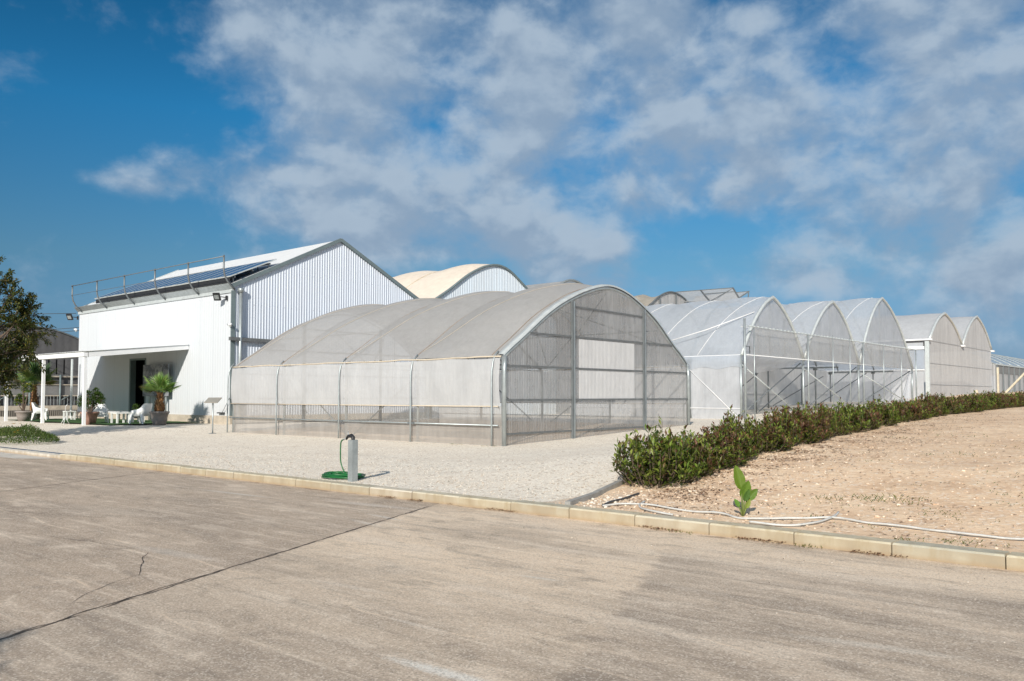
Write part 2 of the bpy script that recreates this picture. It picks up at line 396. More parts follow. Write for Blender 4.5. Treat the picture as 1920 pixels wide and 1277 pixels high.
def gz(u, v):
    z = g(u, v)
    f = ss(-8.7, -8.2, v)
    inner = 1 if not (-14 < u < .3 and -.3 < v < 10.7) else .2
    z += f*inner*(.03*(mnoise.noise((u*.9, v*.9, 0)))+.012*mnoise.noise((u*3.1, v*3.1, 5)))
    return z
def axis_steps(a, b, lo, hi, fine, far):
    out = [lo]; x = lo
    while x < hi:
        st = fine if a <= x <= b else max(fine, min(far, (a-x if x < a else x-b)*.25+fine))
        if x < a: st = max(fine, min(st, (a-x)))
        x = min(hi, x+st); out.append(x)
    return out
def terrain(name, mat, us, vs):
    mb = MB()
    for u in us:
        for v in vs: mb.v.append((u, v, gz(u, v)))
    nv = len(vs)
    for i in range(len(us)-1):
        for j in range(nv-1):
            a = i*nv+j; mb.face((a, a+nv, a+nv+1, a+1))
    return mb.build(name, mat, None, True, 'structure')
vs = axis_steps(-8.7, 12, -8.7, 1500, .28, 200)
UB = 8.25
terrain('gravel_yard', M['gravel'], sorted({round(-x, 4) for x in axis_steps(-UB, 26, -UB, 1500, .35, 200)}), vs)
terrain('soil_field', M['soil'], axis_steps(UB, 16, UB, 1500, .22, 200), vs)
mb = MB(); mb.grid(lambda a, b: (-900+1800*a, -900+(900-8.8)*b, 0), 40, 40)
mb.build('asphalt_road', M['asphalt'], None, False, 'structure')

# kerb stones
mb = MB()
def kstone(x0, x1, y0, y1, z1, c):
    mb.cur = c; b = .018; n = len(mb.v)
    z0 = -.02
    ring = [(x0,y0),(x1,y0),(x1,y1),(x0,y1)]
    ins = [(x0+.006,y0+b),(x1-.006,y0+b),(x1-.006,y1),(x0+.006,y1)]
    for x, y in ring: mb.v.append((x, y, z0))
    for x, y in ring: mb.v.append((x, y, z1-b))
    for x, y in ins: mb.v.append((x, y, z1))
    for k in range(4):
        k2 = (k+1) % 4
        mb.face((n+k, n+k2, n+4+k2, n+4+k)); mb.face((n+4+k, n+4+k2, n+8+k2, n+8+k))
    mb.face((n+8, n+9, n+10, n+11))
x = -7.05
cols = [(.52,.46,.34),(.48,.44,.33),(.56,.51,.40),(.47,.44,.35),(.54,.48,.36)]
while x < 60:
    c = rnd.choice(cols)
    if 4.2 < x < 5.4: c = (.66,.60,.50)
    k = rnd.uniform(.92, 1.05); dz = rnd.uniform(-.006, .006); dy = rnd.uniform(-.006, .006)
    kstone(x+.004, x+.992, -8.93+dy, -8.69, .135+dz, tuple(q*k for q in c)); x += 1.0
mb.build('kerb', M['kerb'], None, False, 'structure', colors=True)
mb = MB()
mb.cur = (.76,.72,.66)
x = -7.1
for i in range(24):
    mb.box(x-.995, x-.004, -8.90+.012*i, -8.66+.012*i, -.03, .085+rnd.uniform(-.004, .004)); x -= 1
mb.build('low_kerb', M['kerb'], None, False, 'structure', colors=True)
# pale apron beside the low kerb
mb = MB(); mb.quad((-60,-11.4,.004), (-8.1,-9.6,.004), (-7.2,-8.92,.004), (-60,-8.95,.004))
mb.build('concrete_apron', plain('pale apron concrete', (.66,.61,.54), .9, 0, .15, 2, .3), None, False, 'structure')
# grey garden edging between the gravel and the soil
mb = MB()
for k in range(3):
    y = -8.66+k*1.0; xx = 8.72-.24*k
    mb.bar((xx, y, g(xx, y)+.0), (xx-.22, y+.98, g(xx, y+1)+.0), .08, .12)
mb.build('garden_edging', M['edging'], None, False, 'structure')

# meandering cracks in the asphalt, thin ribbons 4 mm proud
def crack(pts, w0):
    P = []
    for (a, b), (c, d) in zip(pts, pts[1:]):
        n = max(2, int(math.hypot(c-a, d-b)/.06))
        for i in range(n):
            k = i/n; x_, y_ = a+(c-a)*k, b+(d-b)*k
            P.append((x_+.045*mnoise.noise((x_*3, y_*3, 1))+.015*mnoise.noise((x_*14, y_*14, 2)), y_+.045*mnoise.noise((x_*3, y_*3, 9))))
    n0 = len(ck.v)
    for i, (x_, y_) in enumerate(P):
        q = P[min(i+1, len(P)-1)]; r_ = P[max(0, i-1)]; dx, dy = q[0]-r_[0], q[1]-r_[1]; l = math.hypot(dx, dy) or 1
        w = w0*(.35+.9*abs(mnoise.noise((x_*5, y_*5, 4))))*min(1, i/4, (len(P)-1-i)/4+.1)
        ck.v += [(x_-dy/l*w, y_+dx/l*w, .004), (x_+dy/l*w, y_-dx/l*w, .004)]
    for i in range(len(P)-1): ck.face((n0+2*i, n0+2*i+1, n0+2*i+3, n0+2*i+2))
ck = MB()
crack([(6.68,-9.2),(6.68+.79,-11.18),(8.28,-13.12),(8.7,-14.2),(9.05,-15.0),(9.42,-15.85)], .011)
crack([(8.95,-14.8),(8.72,-15.05),(8.42,-14.75),(8.1,-14.2),(7.5,-13.9),(7.0,-13.6)], .005)
crack([(7.0,-13.6),(6.0,-13.75),(4.8,-14.0)], .004)
crack([(-1.73,-9.13),(-1.0,-10.8),(-.35,-12.03),(.3,-13.4)], .010)
crack([(2.0,-13.6),(3.6,-13.1),(4.4,-12.8)], .006)
crack([(6.55,-10.2),(6.62,-10.5),(6.5,-10.75)], .004)
ck.build('pavement_crack', plain('crack shadow', (.05,.042,.036), 1, 0, .2, 20), None, False, 'structure')

# ---------------------------------------------------------------- shared builders
def corr_wall(mb, p0, du, L, zb, zt, pitch, amp, nrm, trap=True, s0=0.):
    """corrugated sheet standing on p0 + s*du, s in 0..L, between zb(s) and zt(s)"""
    shape = ((0,0),(.28,0),(.40,1),(.62,1),(.74,0)) if trap else ((0,0),(.17,.5),(.33,1),(.5,1),(.67,.5),(.83,0))
    ss_ = []
    k = 0
    while k*pitch < L:
        for a, b in shape:
            s_ = (k+a)*pitch
            if s_ < L: ss_.append((s_, b))
        k += 1
    ss_.append((L, 0)); n0 = len(mb.v)
    for s_, b in ss_:
        x_, y_ = p0[0]+du[0]*s_+nrm[0]*amp*b, p0[1]+du[1]*s_+nrm[1]*amp*b
        q = s_+s0
        mb.v += [(x_, y_, zb(q)), (x_, y_, max(zb(q)+.001, zt(q)))]
    for i in range(len(ss_)-1): mb.face((n0+2*i, n0+2*i+2, n0+2*i+3, n0+2*i+1))
def interp(tab): return lambda x: lerp(tab, x)
def prof_pts(tab, n=36):
    a, b = tab[0][0], tab[-1][0]; f = smoothprof(tab)
    return [(a+(b-a)*i/n, f(a+(b-a)*i/n)) for i in range(n+1)]
def smoothprof(tab):
    xs = [p[0] for p in tab]; ys = [p[1] for p in tab]; n = len(xs)
    m_ = []
    for i in range(n):
        if i == 0: m_.append((ys[1]-ys[0])/(xs[1]-xs[0]))
        elif i == n-1: m_.append((ys[-1]-ys[-2])/(xs[-1]-xs[-2]))
        else:
            h0, h1 = xs[i]-xs[i-1], xs[i+1]-xs[i]
            m_.append(((ys[i]-ys[i-1])/h0*h1+(ys[i+1]-ys[i])/h1*h0)/(h0+h1))
    def f(x):
        x = min(xs[-1], max(xs[0], x))
        for i in range(n-1):
            if x <= xs[i+1]:
                h = xs[i+1]-xs[i]; t_ = (x-xs[i])/h
                return ((2*t_**3-3*t_**2+1)*ys[i]+(t_**3-2*t_**2+t_)*h*m_[i]+(-2*t_**3+3*t_**2)*ys[i+1]+(t_**3-t_**2)*h*m_[i+1])
        return ys[-1]
    return f

# ---------------------------------------------------------------- main poly tunnel
PT = [(0,2.70),(.35,2.95),(.75,3.2),(1.16,3.47),(2.18,4.12),(3.11,4.57),(4.05,4.91),(5.25,5.16),(6.35,5.02),(7.31,4.66),(8.23,4.2),(9.35,3.42),(10.05,2.98),(10.42,2.70)]
pf = smoothprof(PT)
W, XE = 10.42, -13.72
ARCH = [0., -3.45, -6.9, -10.4, -13.72]
tun = thing('polytunnel', 'big grey film greenhouse tunnel in the middle with clear corrugated end wall', 'greenhouse', (0,0,.2))
ORD = [-.42, -3.62, -7.1, -10.6, -13.5]
def roofz(a, b):
    u = XE+(0-XE)*a; v = W*b
    # film billows up between the tie cords
    e = 1
    for i in range(len(ORD)-1):
        if ORD[i+1] <= u <= ORD[i]:
            k = (u-ORD[i+1])/(ORD[i]-ORD[i+1]); e = math.sin(math.pi*k)
    else:
        if u > ORD[0]: e = 0
    if u > ORD[0] or u < ORD[-1]: e = 0
    side = math.sin(math.pi*min(1, max(0, b)))**.6
    c = 5.21
    nx, nz = (v-c)/c, .55+(1-abs(v-c)/c)
    l = math.hypot(nx, nz); h = .25*abs(e)**.8*side + .02*mnoise.noise((u*.8, v*.8, 3))*side
    return (u, v+nx/l*h, pf(v)+.03+nz/l*h)
mb = MB(); mb.grid(roofz, 90, 44); mb.build('roof_film', M['film_roof'], tun, True)
for u in ARCH:
    mb = MB()
    r_ = .045 if u > -.1 else .034
    pts = [(u-.0, v_, z_-.05) for v_, z_ in prof_pts(PT, 40)]
    mb.tube(pts, r_, 8); mb.build('arch_hoop', M['galv'], tun, True)
    # inner posts of the arch
    for v_ in (0.0, W):
        mb = MB(); z0 = g(u, v_)
        mb.tube([(u, v_, z0-.05), (u, v_, 2.66)], .043, 8); mb.build('post', M['galv'], tun, True)
# pale edge strip clipping the film on the front arch
mb = MB(); P_ = [(v_, z_) for v_, z_ in prof_pts(PT, 44)]
n0 = 0
for v_, z_ in P_:
    nx, nz = (v_-5.21)/5.21*.8, 1.; l = math.hypot(nx, nz); nx /= l; nz /= l
    mb.v += [(.05, v_+nx*.02, z_+nz*.02), (.05, v_+nx*.075, z_+nz*.075), (-.13, v_+nx*.095, z_+nz*.095), (-.16, v_+nx*.05, z_+nz*.05)]
for i in range(len(P_)-1):
    for k in range(3): mb.face((4*i+k, 4*i+k+1, 4*i+5+k, 4*i+4+k))
mb.build('edge_strip', M['galvl'], tun, True)
# outer bowed legs carrying the roll-up curtain
for u in (-.26, -3.58, -7.06, -10.62, -13.84):
    for side in (0, 1):
        s_ = -1 if side == 0 else 1; v0 = 0 if side == 0 else W
        mb = MB()
        pts = [(u, v0+s_*.19, g(u, v0)-.04), (u, v0+s_*.19, 1.0), (u, v0+s_*.19, 2.0), (u, v0+s_*.18, 2.32), (u, v0+s_*.13, 2.56), (u, v0+s_*.05, 2.72), (u, v0-s_*.10, 2.86)]
        mb.tube(pts, .026, 8); mb.build('outer_leg', M['galv'], tun, True)
def side_sheet(name, mat, u0, u1, v_, z0, z1, bulge, parent, n=40, sd=0):
    mb = MB()
    def fn(a, b):
        u = u0+(u1-u0)*a; z = z0(u)+(z1(u)-z0(u))*b
        wv = .018*mnoise.noise((u*2.2, z*1.2, sd))+.01*mnoise.noise((u*7, z*.8, sd+4))
        return (u, v_+bulge*math.sin(math.pi*b)+wv, z)
    mb.grid(fn, n, 8); return mb.build(name, mat, parent, True)
for sd, v_ in ((0, -.05), (1, W+.05)):
    s_ = -1 if sd == 0 else 1
    e_ = [0.0]+ARCH[1:]
    for i in range(4):
        side_sheet('side_curtain', M['film_side'], e_[i+1], e_[i]-(.03 if i == 0 else 0), v_+s_*.035, lambda u: 1.30, lambda u: 2.66+.02*math.sin(u*2), s_*.05, tun, 36, i+10*sd)
    side_sheet('low_panel', M['film_low'], XE, 0, v_, lambda u: g(u, 0 if sd == 0 else W)-.02, lambda u: .78, 0, tun, 60, 40+sd)
    for a, b in ((XE, -10.4), (-3.45+.95, -.02)):
        side_sheet('milky_side_panel', M['film_low'], a, b, v_-s_*.01, lambda u: .78, lambda u: 1.31, 0, tun, 20, 50+sd)
    side_sheet('clear_side_panel', M['film_clear'], -10.4, -2.5, v_, lambda u: .78, lambda u: 1.31, 0, tun, 20, 60+sd)
    mb = MB(); mb.tube([(XE-.05, v_+s_*.05, 1.30), (-7, v_+s_*.055, 1.295), (-.1, v_+s_*.05, 1.30)], .018, 8); mb.build('roller_tube', M['cream'], tun, True)
    mb = MB(); mb.tube([(XE-.05, v_+s_*.10, .77), (-.05, v_+s_*.10, .77)], .022, 8); mb.build('side_rail', M['galv'], tun, True)
    mb = MB(); mb.tube([(XE+.0, v_+s_*.02, 2.69)]+[(XE+.3+i*.55, v_+s_*(.03+.02*rnd.random()), 2.68+.03*rnd.random()) for i in range(24)]+[(-.03, v_, 2.70)], .024, 6); mb.build('eave_hem', M['cream'], tun, True)
    for u in ARCH[1:-1]:
        mb = MB(); mb.box(u-.25, u+.03, v_+s_*.12-.03, v_+s_*.12+.03, .74, .80); mb.build('rail_clamp', M['galvd'], tun)
# diagonal braces inside the long sides
for v_ in (.10, W-.10):
    for (a, za), (b, zb_) in (((-10.2, 2.5), (-6.9, .22)), ((-3.5, 2.3), (-6.8, .22)), ((-10.3, 2.2), (-9.2, 1.0))):
        mb = MB(); mb.tube([(a, v_, za), (b, v_, zb_)], .022, 6); mb.build('brace', M['galvd'], tun, True)
# cords tied over the roof and film seams
for i, u in enumerate(ORD):
    mb = MB(); mb.tube([(u+.02*math.sin(v_*3), v_, pf(v_)+.05) for v_, z_ in prof_pts(PT, 40)], .008, 5); mb.build('roof_cord', M['brown_cord'], tun, True)
for i in range(4):
    # slanting tape lines across each bay
    mb = MB(); u0, u1 = ORD[i+1], ORD[i]; pts = []
    for k in range(25):
        q = k/24; pt = roofz((u0+.1+(u1-u0)*.80*q-XE)/(-XE), (.3+4.9*q)/W); pts.append((pt[0], pt[1]-.01, pt[2]+.012))
    mb.tube(pts, .006, 5); mb.build('roof_tape', M['cream'], tun, True)
# gable ends
GP = [3.19, 7.31]
GR_Z = [3.42, 2.44, 1.48, .53]
def gabletop(v_): return pf(v_)-.02
for u, nm_ in ((0.0, 'front'), (XE-.02, 'rear')):
    mb = MB(); corr_wall(mb, (u-.0, .02), (0,1), W-.04, lambda s_: g(u, s_)-.03, gabletop, .0762, .027, (1,0), False)
    mb.build('end_wall_sheet', M['film_gable'], tun, True)
    off = .075 if nm_ == 'front' else .04
    for v_ in GP:
        mb = MB(); mb.box(u+off-.035, u+off+.035, v_-.062, v_+.062, g(0, v_)-.05, pf(v_)-.07); mb.build('end_post', M['galvd'], tun)
        if nm_ == 'front':
            mb = MB(); mb.box(u+off+.037, u+off+.043, v_+.0, v_+.058, g(0, v_)-.05, pf(v_)-.09); mb.build('post_flange', M['galv'], tun)
    for v_ in (.0, W):
        mb = MB(); mb.tube([(u+.05, v_, g(0, v_)-.05), (u+.05, v_, 2.3), (u+.05, v_+(.03 if v_ < 1 else -.03), 2.72)], .06, 10); mb.build('corner_post', M['galv'], tun, True)
    for z_ in GR_Z:
        # rail runs where the arch is wide enough
        vs_ = [v_ for v_, q in prof_pts(PT, 200) if q > z_+.02]; a, b = vs_[0], vs_[-1]
        if z_ < 2.7: a, b = .06, W-.06
        segs = [(a, GP[0]-.065), (GP[0]+.065, GP[1]-.065), (GP[1]+.065, b)]
        for q0, q1 in segs:
            if z_ < .6 and q0 > 6.9: continue
            mb = MB(); mb.box(u+off-.045, u+off-.01, q0, q1, z_-.028, z_+.028); mb.build('end_rail', M['mullion'], tun)
    mb = MB(); mb.bar((u+off-.03, GP[0]+.07, 4.36), (u+off-.03, GP[1]-.07, 4.32), .03, .05); mb.build('end_rail', M['mullion'], tun)
# white sliding door sheet behind the front wall
mb = MB(); corr_wall(mb, (.034, 3.55), (0,1), 3.2, lambda s_: 1.50, lambda s_: 3.36, .0762, .012, (1,0), False); mb.build('door_sheet', M['film_door'], tun, True)
mb = MB(); mb.tube([(-.11, 3.5, 2.0), (-.11, 3.5, 3.4)], .02, 6); mb.build('door_rail', M['galvd'], tun, True)
# tie bars and trusses inside
for u in ARCH[1:-1]:
    mb = MB(); mb.tube([(u, .05, 2.65), (u, W-.05, 2.65)], .028, 6); mb.build('tie_bar', M['galvd'], tun, True)
    for (a, za), (b, zb_) in (((W/2, 5.0), (W/2, 2.66)), ((2.2, 4.05), (W/2-1.2, 2.66)), ((W-2.2, 4.05), (W/2+1.2, 2.66)), ((W/2, 5.0), (W/2-1.2, 2.66)), ((W/2, 5.0), (W/2+1.2, 2.66))):
        mb = MB(); mb.tube([(u, a, za), (u, b, zb_)], .018, 6); mb.build('truss_bar', M['galvd'], tun, True)
for v_ in (1.9, W/2, W-1.9):
    mb = MB(); mb.tube([(XE, v_, pf(v_)-.1), (0, v_, pf(v_)-.1)], .02, 6); mb.build('purlin', M['galvd'], tun, True)
for v_ in (W/2,):
    for sgn in (-1, 1):
        mb = MB(); mb.tube([(-.1, v_+sgn*.1, 5.0), (-3.4, v_+sgn*2.9, 3.9)], .02, 6); mb.build('roof_brace', M['galvd'], tun, True)
        mb = MB(); mb.tube([(-3.4, v_+sgn*.1, 5.0), (-.1, v_+sgn*3.6, 3.4)], .02, 6); mb.build('roof_brace', M['galvd'], tun, True)

# ---------------------------------------------------------------- warehouse
WX0, WX1, WY0, WY1 = -33.4, -17.76, 2.34, 13.94
EZ, RZ = 6.45, 9.22
YM = (WY0+WY1)/2
def rz_(v_): return EZ+(RZ-EZ)*(1-abs(v_-YM)/(YM-WY0))
wh = thing('warehouse', 'white corrugated metal warehouse with pitched roof, dark open doorway and grey trim', 'warehouse', (WX1, WY0, .36))
DX0, DX1, DZ = -27.25, -25.55, 3.47
mb = MB()
corr_wall(mb, (WX0, WY0), (1,0), DX0-WX0, lambda s_: .72, lambda s_: 6.2, .2, .007, (0,-1))
corr_wall(mb, (DX0, WY0), (1,0), DX1-DX0, lambda s_: DZ, lambda s_: 6.2, .2, .007, (0,-1))
corr_wall(mb, (DX1, WY0), (1,0), WX1-DX1, lambda s_: .72, lambda s_: 6.2, .2, .007, (0,-1))
mb.build('front_wall', M['wall_front'], wh)
mb = MB(); corr_wall(mb, (WX1, WY0), (0,1), WY1-WY0, lambda s_: .72, lambda s_: rz_(WY0+s_)-.04, .145, .02, (1,0)); mb.build('gable_wall', M['wall_gable'], wh)
mb = MB(); corr_wall(mb, (WX0, WY0), (0,1), WY1-WY0, lambda s_: .3, lambda s_: rz_(WY0+s_)-.04, .2, .03, (-1,0)); mb.build('rear_gable_wall', M['wall_gable'], wh)
mb = MB(); mb.box(WX0, WX1, WY1-.1, WY1, .3, EZ-.05); mb.build('back_wall', M['wall_gable'], wh)
# concrete plinth (split around the doorway)
mb = MB(); mb.box(WX0-.05, DX0, WY0-.10, WY0+.15, 0, .72); mb.box(DX1, WX1+.10, WY0-.10, WY0+.15, 0, .72); mb.box(WX1-.1, WX1+.10, WY0+.15, WY1, 0, .72); mb.box(DX0, DX1, WY0-.1, WY0+.15, 0, .46)
mb.build('concrete_base', M['concrete'], wh)
# doorway
dr = MB(); dr.box(DX0, DX0+.12, WY0-.04, WY0+.25, .46, DZ); dr.box(DX1-.05, DX1, WY0-.04, WY0+.25, .46, DZ); dr.box(DX0+.12, DX1-.05, WY0-.04, WY0+.25, DZ-.08, DZ)
drf = dr.build('door_frame', M['trim'], wh)
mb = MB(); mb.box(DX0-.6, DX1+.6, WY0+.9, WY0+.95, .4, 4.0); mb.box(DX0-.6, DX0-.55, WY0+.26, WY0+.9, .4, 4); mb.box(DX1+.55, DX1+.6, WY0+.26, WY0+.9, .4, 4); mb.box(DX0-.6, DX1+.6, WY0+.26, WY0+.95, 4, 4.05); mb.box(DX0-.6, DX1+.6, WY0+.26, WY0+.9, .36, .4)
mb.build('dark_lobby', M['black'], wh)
mb = MB(); mb.bar((DX0+.7, WY0+.5, .45), (DX0+.95, WY0+.5, 3.4), .03); mb.build('door_edge', M['galvd'], wh)
# roof
for s_, y0, y1 in ((0, WY0-.12, YM), (1, YM, WY1)):
    mb = MB()
    def rf(a, b, y0=y0, y1=y1):
        y = y0+(y1-y0)*b; return (WX0-.1+(WX1+.06-WX0+.1)*a, y, rz_(y)+.03)
    n0 = len(mb.v); mb.grid(lambda a, b: rf(a, b), 30, 2); mb.build('roof', M['roof_white'], wh)
mb = MB(); mb.bar((WX1+.07, WY0-.1, rz_(WY0-.1)+.0), (WX1+.07, YM, RZ+.02), .12, .16); mb.bar((WX1+.072, YM, RZ+.02), (WX1+.072, WY1, EZ), .12, .16); mb.build('verge_trim', M['trim'], wh)
mb = MB(); mb.bar((WX0-.05, WY0-.1, rz_(WY0-.1)), (WX0-.05, YM, RZ+.02), .1, .12); mb.build('rear_verge_trim', M['galvl'], wh)
# eave fascia + gutter along the front
mb = MB(); mb.box(WX0-.05, WX1+.04, WY0-.06, WY0+.02, 6.12, 6.28); mb.build('fascia', M['galvl'], wh)
mb = MB()
gp = [(-.06,0),(-.14,.10),(-.24,.20),(-.26,.24),(-.22,.24),(-.10,.08),(-.03,.04)]
n0 = 0
for xx in (WX0-.1, WX1+.12):
    for a, b in gp: mb.v.append((xx, WY0+a, 6.26+b))
for k in range(len(gp)):
    k2 = (k+1) % len(gp); mb.face((k, k2, k2+len(gp), k+len(gp)))
mb.face(tuple(range(len(gp)))); mb.face(tuple(range(len(gp), 2*len(gp)))[::-1])
mb.build('gutter', M['galv'], wh)
mb = MB(); mb.box(WX1+.0, WX1+.055, WY0-.09, WY0+.10, .4, 6.2); mb.build('corner_trim', M['trim'], wh)
mb = MB(); mb.tube([(WX1+.16, WY0+.30, .35), (WX1+.16, WY0+.30, 6.15)], .075, 10); mb.lathe((WX1+.16, WY0+.30, 6.12), [(.1,0),(.13,.12),(.13,.2)], 12); mb.build('downpipe', M['galv'], wh, True)
mb = MB(); mb.box(WX1-.02, WX1+.30, WY1-.15, WY1+.15, EZ-.12, EZ+.04); mb.build('valley_gutter', M['galvl'], wh)
mb = MB(); mb.tube([(WX1+.16, WY1, .35), (WX1+.16, WY1, EZ-.12)], .08, 10); mb.build('downpipe', M['galvl'], wh, True)
mb = MB(); mb.bar((WX1+.15, WY0-.22, 4.08), (WX1+.15, WY0+2.3, 4.06), .14, .15); mb.bar((WX1+.12, WY0+1.75, 4.0), (WX1+.1, WY0+1.75, 3.6), .06); mb.build('track_beam', M['mullion'], wh)
mb = MB(); mb.box(WX1-.9, WX1-.45, WY0-.16, WY0-.045, .82, .87); mb.build('wall_vent', M['dark'], wh)
mb = MB(); mb.tube([(WX1+.14, WY0-.1, .9), (WX1+.10, WY0-.16, 1.5), (WX1-.2, WY0-.13, 1.2), (WX1-.5, WY0-.13, .87)], .012, 5); mb.box(WX1+.08, WX1+.2, WY0-.12, WY0-.0, 1.45, 1.85); mb.build('socket_box', M['galvd'], wh)
# roof-edge guard rail
gr_ = thing('guard_rail', 'galvanised guard rail of curved posts and thin rails along the warehouse gutter', 'railing', (-26, 1.9, 6.3))
gux = [-17.50, -20.5, -23.6, -26.75, -29.85, -32.9]
for u in gux:
    mb = MB(); y0 = WY0-.07
    mb.tube([(u, y0+.02, 6.22), (u, y0-.16, 6.36), (u, y0-.36, 6.56), (u, y0-.50, 6.82), (u, y0-.54, 7.05), (u, y0-.54, 7.66)], .040, 8); mb.build('rail_post', M['galvd'], gr_, True)
for z_, r_ in ((7.60, .022), (7.08, .012)):
    mb = MB(); mb.tube([(gux[0]+.02, WY0-.66, z_), (gux[-1], WY0-.66, z_)], r_, 6); mb.build('rail', M['galvd'], gr_, True)
# solar panels on the front slope
sp = MB(); n_pan = 13; pw = (31.7-18.15)/n_pan
slope = math.atan2(7.9-6.87, 4.8-2.45); PL = math.hypot(7.9-6.87, 4.8-2.45)
pm = MB(); pm.box(0, pw-.03, 0, PL, .005, .035); pmesh = pm.build('cells', M['solar'], None)
fm = MB()
for a, b, c, d in ((0, pw-.03, -.02, .0), (0, pw-.03, PL, PL+.02), (-.02, 0, -.02, PL+.02), (pw-.03, pw-.01, -.02, PL+.02)): fm.box(a, b, c, d, -.01, .045)
fmesh = fm.build('panel_frame', M['galvl'], None)
proto = None
for i in range(n_pan):
    if i == 0:
        r0 = thing('solar_panel', 'dark blue solar panel at the right end of the row on the warehouse roof', 'solar panel', (-18.15-pw, 2.45, 6.87), 'solar panels along the warehouse eave')
        pmesh.parent = r0; fmesh.parent = r0; r0.rotation_euler = (slope, 0, 0); proto = r0
    else:
        r = dup(proto, (-18.15-pw*(i+1), 2.45, 6.87), 0, 'dark blue solar panel within the row above the warehouse gutter', 'solar panels along the warehouse eave'); r.rotation_euler = (slope, 0, 0)
        if i == n_pan-1: r['label'] = 'dark blue solar panel at the far left end of the warehouse row'
rk = thing('panel_rack', 'dark mounting rack under the row of roof solar panels', 'rack', (-25, 3, 6.7))
for y_ in (2.7, 3.6, 4.5):
    mb = MB(); zt = 6.87+(y_-2.45)*math.tan(slope)-.05; mb.box(-31.6, -18.2, y_-.03, y_+.03, zt-.07, zt); mb.build('rack_rail', M['galvd'], rk)
mb = MB()
for i in range(16):
    u = -31.4+i*.87
    for y_ in (2.7, 4.5):
        zt = 6.87+(y_-2.45)*math.tan(slope)-.12; mb.box(u-.02, u+.02, y_-.02, y_+.02, rz_(y_)+.02, max(zt, rz_(y_)+.06))
mb.build('bracket', M['galvd'], rk)
mb = MB(); mb.box(-31.6, -18.2, 2.44, 2.47, 6.62, 6.83); mb.build('dark_skirt', M['dark'], rk)

# floodlights
def flood(u, z_, lab):
    f = thing('floodlight', lab, 'floodlight', (u, WY0-.05, z_))
    mb = MB(); mb.box(u-.05, u+.03, WY0-.10, WY0-.03, z_-.12, z_+.08); mb.tube([(u, WY0-.1, z_), (u-.1, WY0-.28, z_+.02), (u-.16, WY0-.34, z_+.0)], .022, 6); mb.build('arm', M['dark'], f)
    mb = MB(); a = Vector((u-.2, WY0-.42, z_+.02))
    az = Vector((.50,-.66,-.56)).normalized(); ax = az.cross(Vector((0,0,1))).normalized(); ay = ax.cross(az)
    def bx(mb, sx, sy, sz, c):
        n = len(mb.v)
        for k in range(8):
            i, j, l = (1 if k & 1 else -1), (1 if k & 2 else -1), (1 if k & 4 else -1)
            mb.v.append(tuple(c+ax*i*sx+ay*j*sy+az*l*sz))
        for q in ((0,2,3,1),(4,5,7,6),(0,1,5,4),(2,6,7,3),(0,4,6,2),(1,3,7,5)): mb.face(tuple(n+i for i in q))
    bx(mb, .15, .18, .035, a); ho = mb.build('housing', M['dark'], f)
    sgn = 1
    mb = MB(); bx(mb, .10, .10, .006, a+az*sgn*.042); mb.build('lens', M['galv'], ho)
flood(-18.15, 5.92, 'black floodlight under the gutter at the near right corner of the warehouse')
flood(-33.45, 5.95, 'black floodlight at the far left end of the warehouse front')
def cam_(u, v_, z_, lab):
    f = thing('security_camera', lab, 'security camera', (u, v_, z_))
    mb = MB(); mb.tube([(u-.16, v_, z_), (u+.16, v_-.05, z_-.03)], .06, 10); mb.build('body', M['white'], f, True)
    mb = MB(); mb.lathe((u, v_+.02, z_-.14), [(.03,0),(.06,.03),(.06,.12)], 10); mb.build('mount', M['galvl'], f, True)
cam_(WX1+.08, WY0-.16, 4.72, 'small white security camera on the right corner of the warehouse')
cam_(WX0-.18, WY0-.1, 5.3, 'small white security camera at the left edge of the warehouse wall')

# ---------------------------------------------------------------- hall behind, beige arched roof
hall = thing('arched_hall', 'corrugated hall with beige arched roof joined behind the white warehouse', 'hall', (WX1, WY1, .4))
HP = [(13.94,6.5),(15.6,7.45),(17.5,8.65),(19.0,9.25),(19.7,9.36),(20.5,9.27),(22.3,8.35),(24.2,7.15),(25.55,6.5)]
hp = smoothprof(HP)
mb = MB(); corr_wall(mb, (WX1-.02, 13.96), (0,1), 11.58, lambda s_: .4, lambda s_: hp(13.96+s_)-.03, .145, .02, (1,0)); mb.build('gable_wall', M['wall_hall'], hall)
mb = MB()
def hr(a, b):
    u = WX1+.05-26*a; v_ = 13.94+11.6*b; e = abs(math.sin(math.pi*((u+17.7)/4.3)))
    return (u, v_, hp(v_)+.02+.22*e**1.2*math.sin(math.pi*b)+.03*mnoise.noise((u, v_, 2)))
mb.grid(hr, 80, 30); mb.build('roof_cover', M['beige_roof'], hall, True)
mb = MB(); mb.tube([(WX1+.06, v_, z_+.0) for v_, z_ in [(13.94+11.6*k/30, hp(13.94+11.6*k/30)) for k in range(31)]], .07, 6); mb.build('verge_trim', M['trim'], hall, True)
for k in range(6):
    mb = MB(); u = WX1-4.3*(k+1)+.02; mb.tube([(u, v_, hp(v_)+.05) for v_ in [13.94+11.6*q/24 for q in range(25)]], .03, 5); mb.build('roof_strap', M['cream'], hall, True)
mb = MB(); mb.box(WX1-26, WX1-25.9, 13.96, 25.5, .4, 6.4); mb.box(WX1-25.9, WX1-.1, 25.4, 25.5, .4, 6.5); mb.build('back_wall', M['wall_hall'], hall)

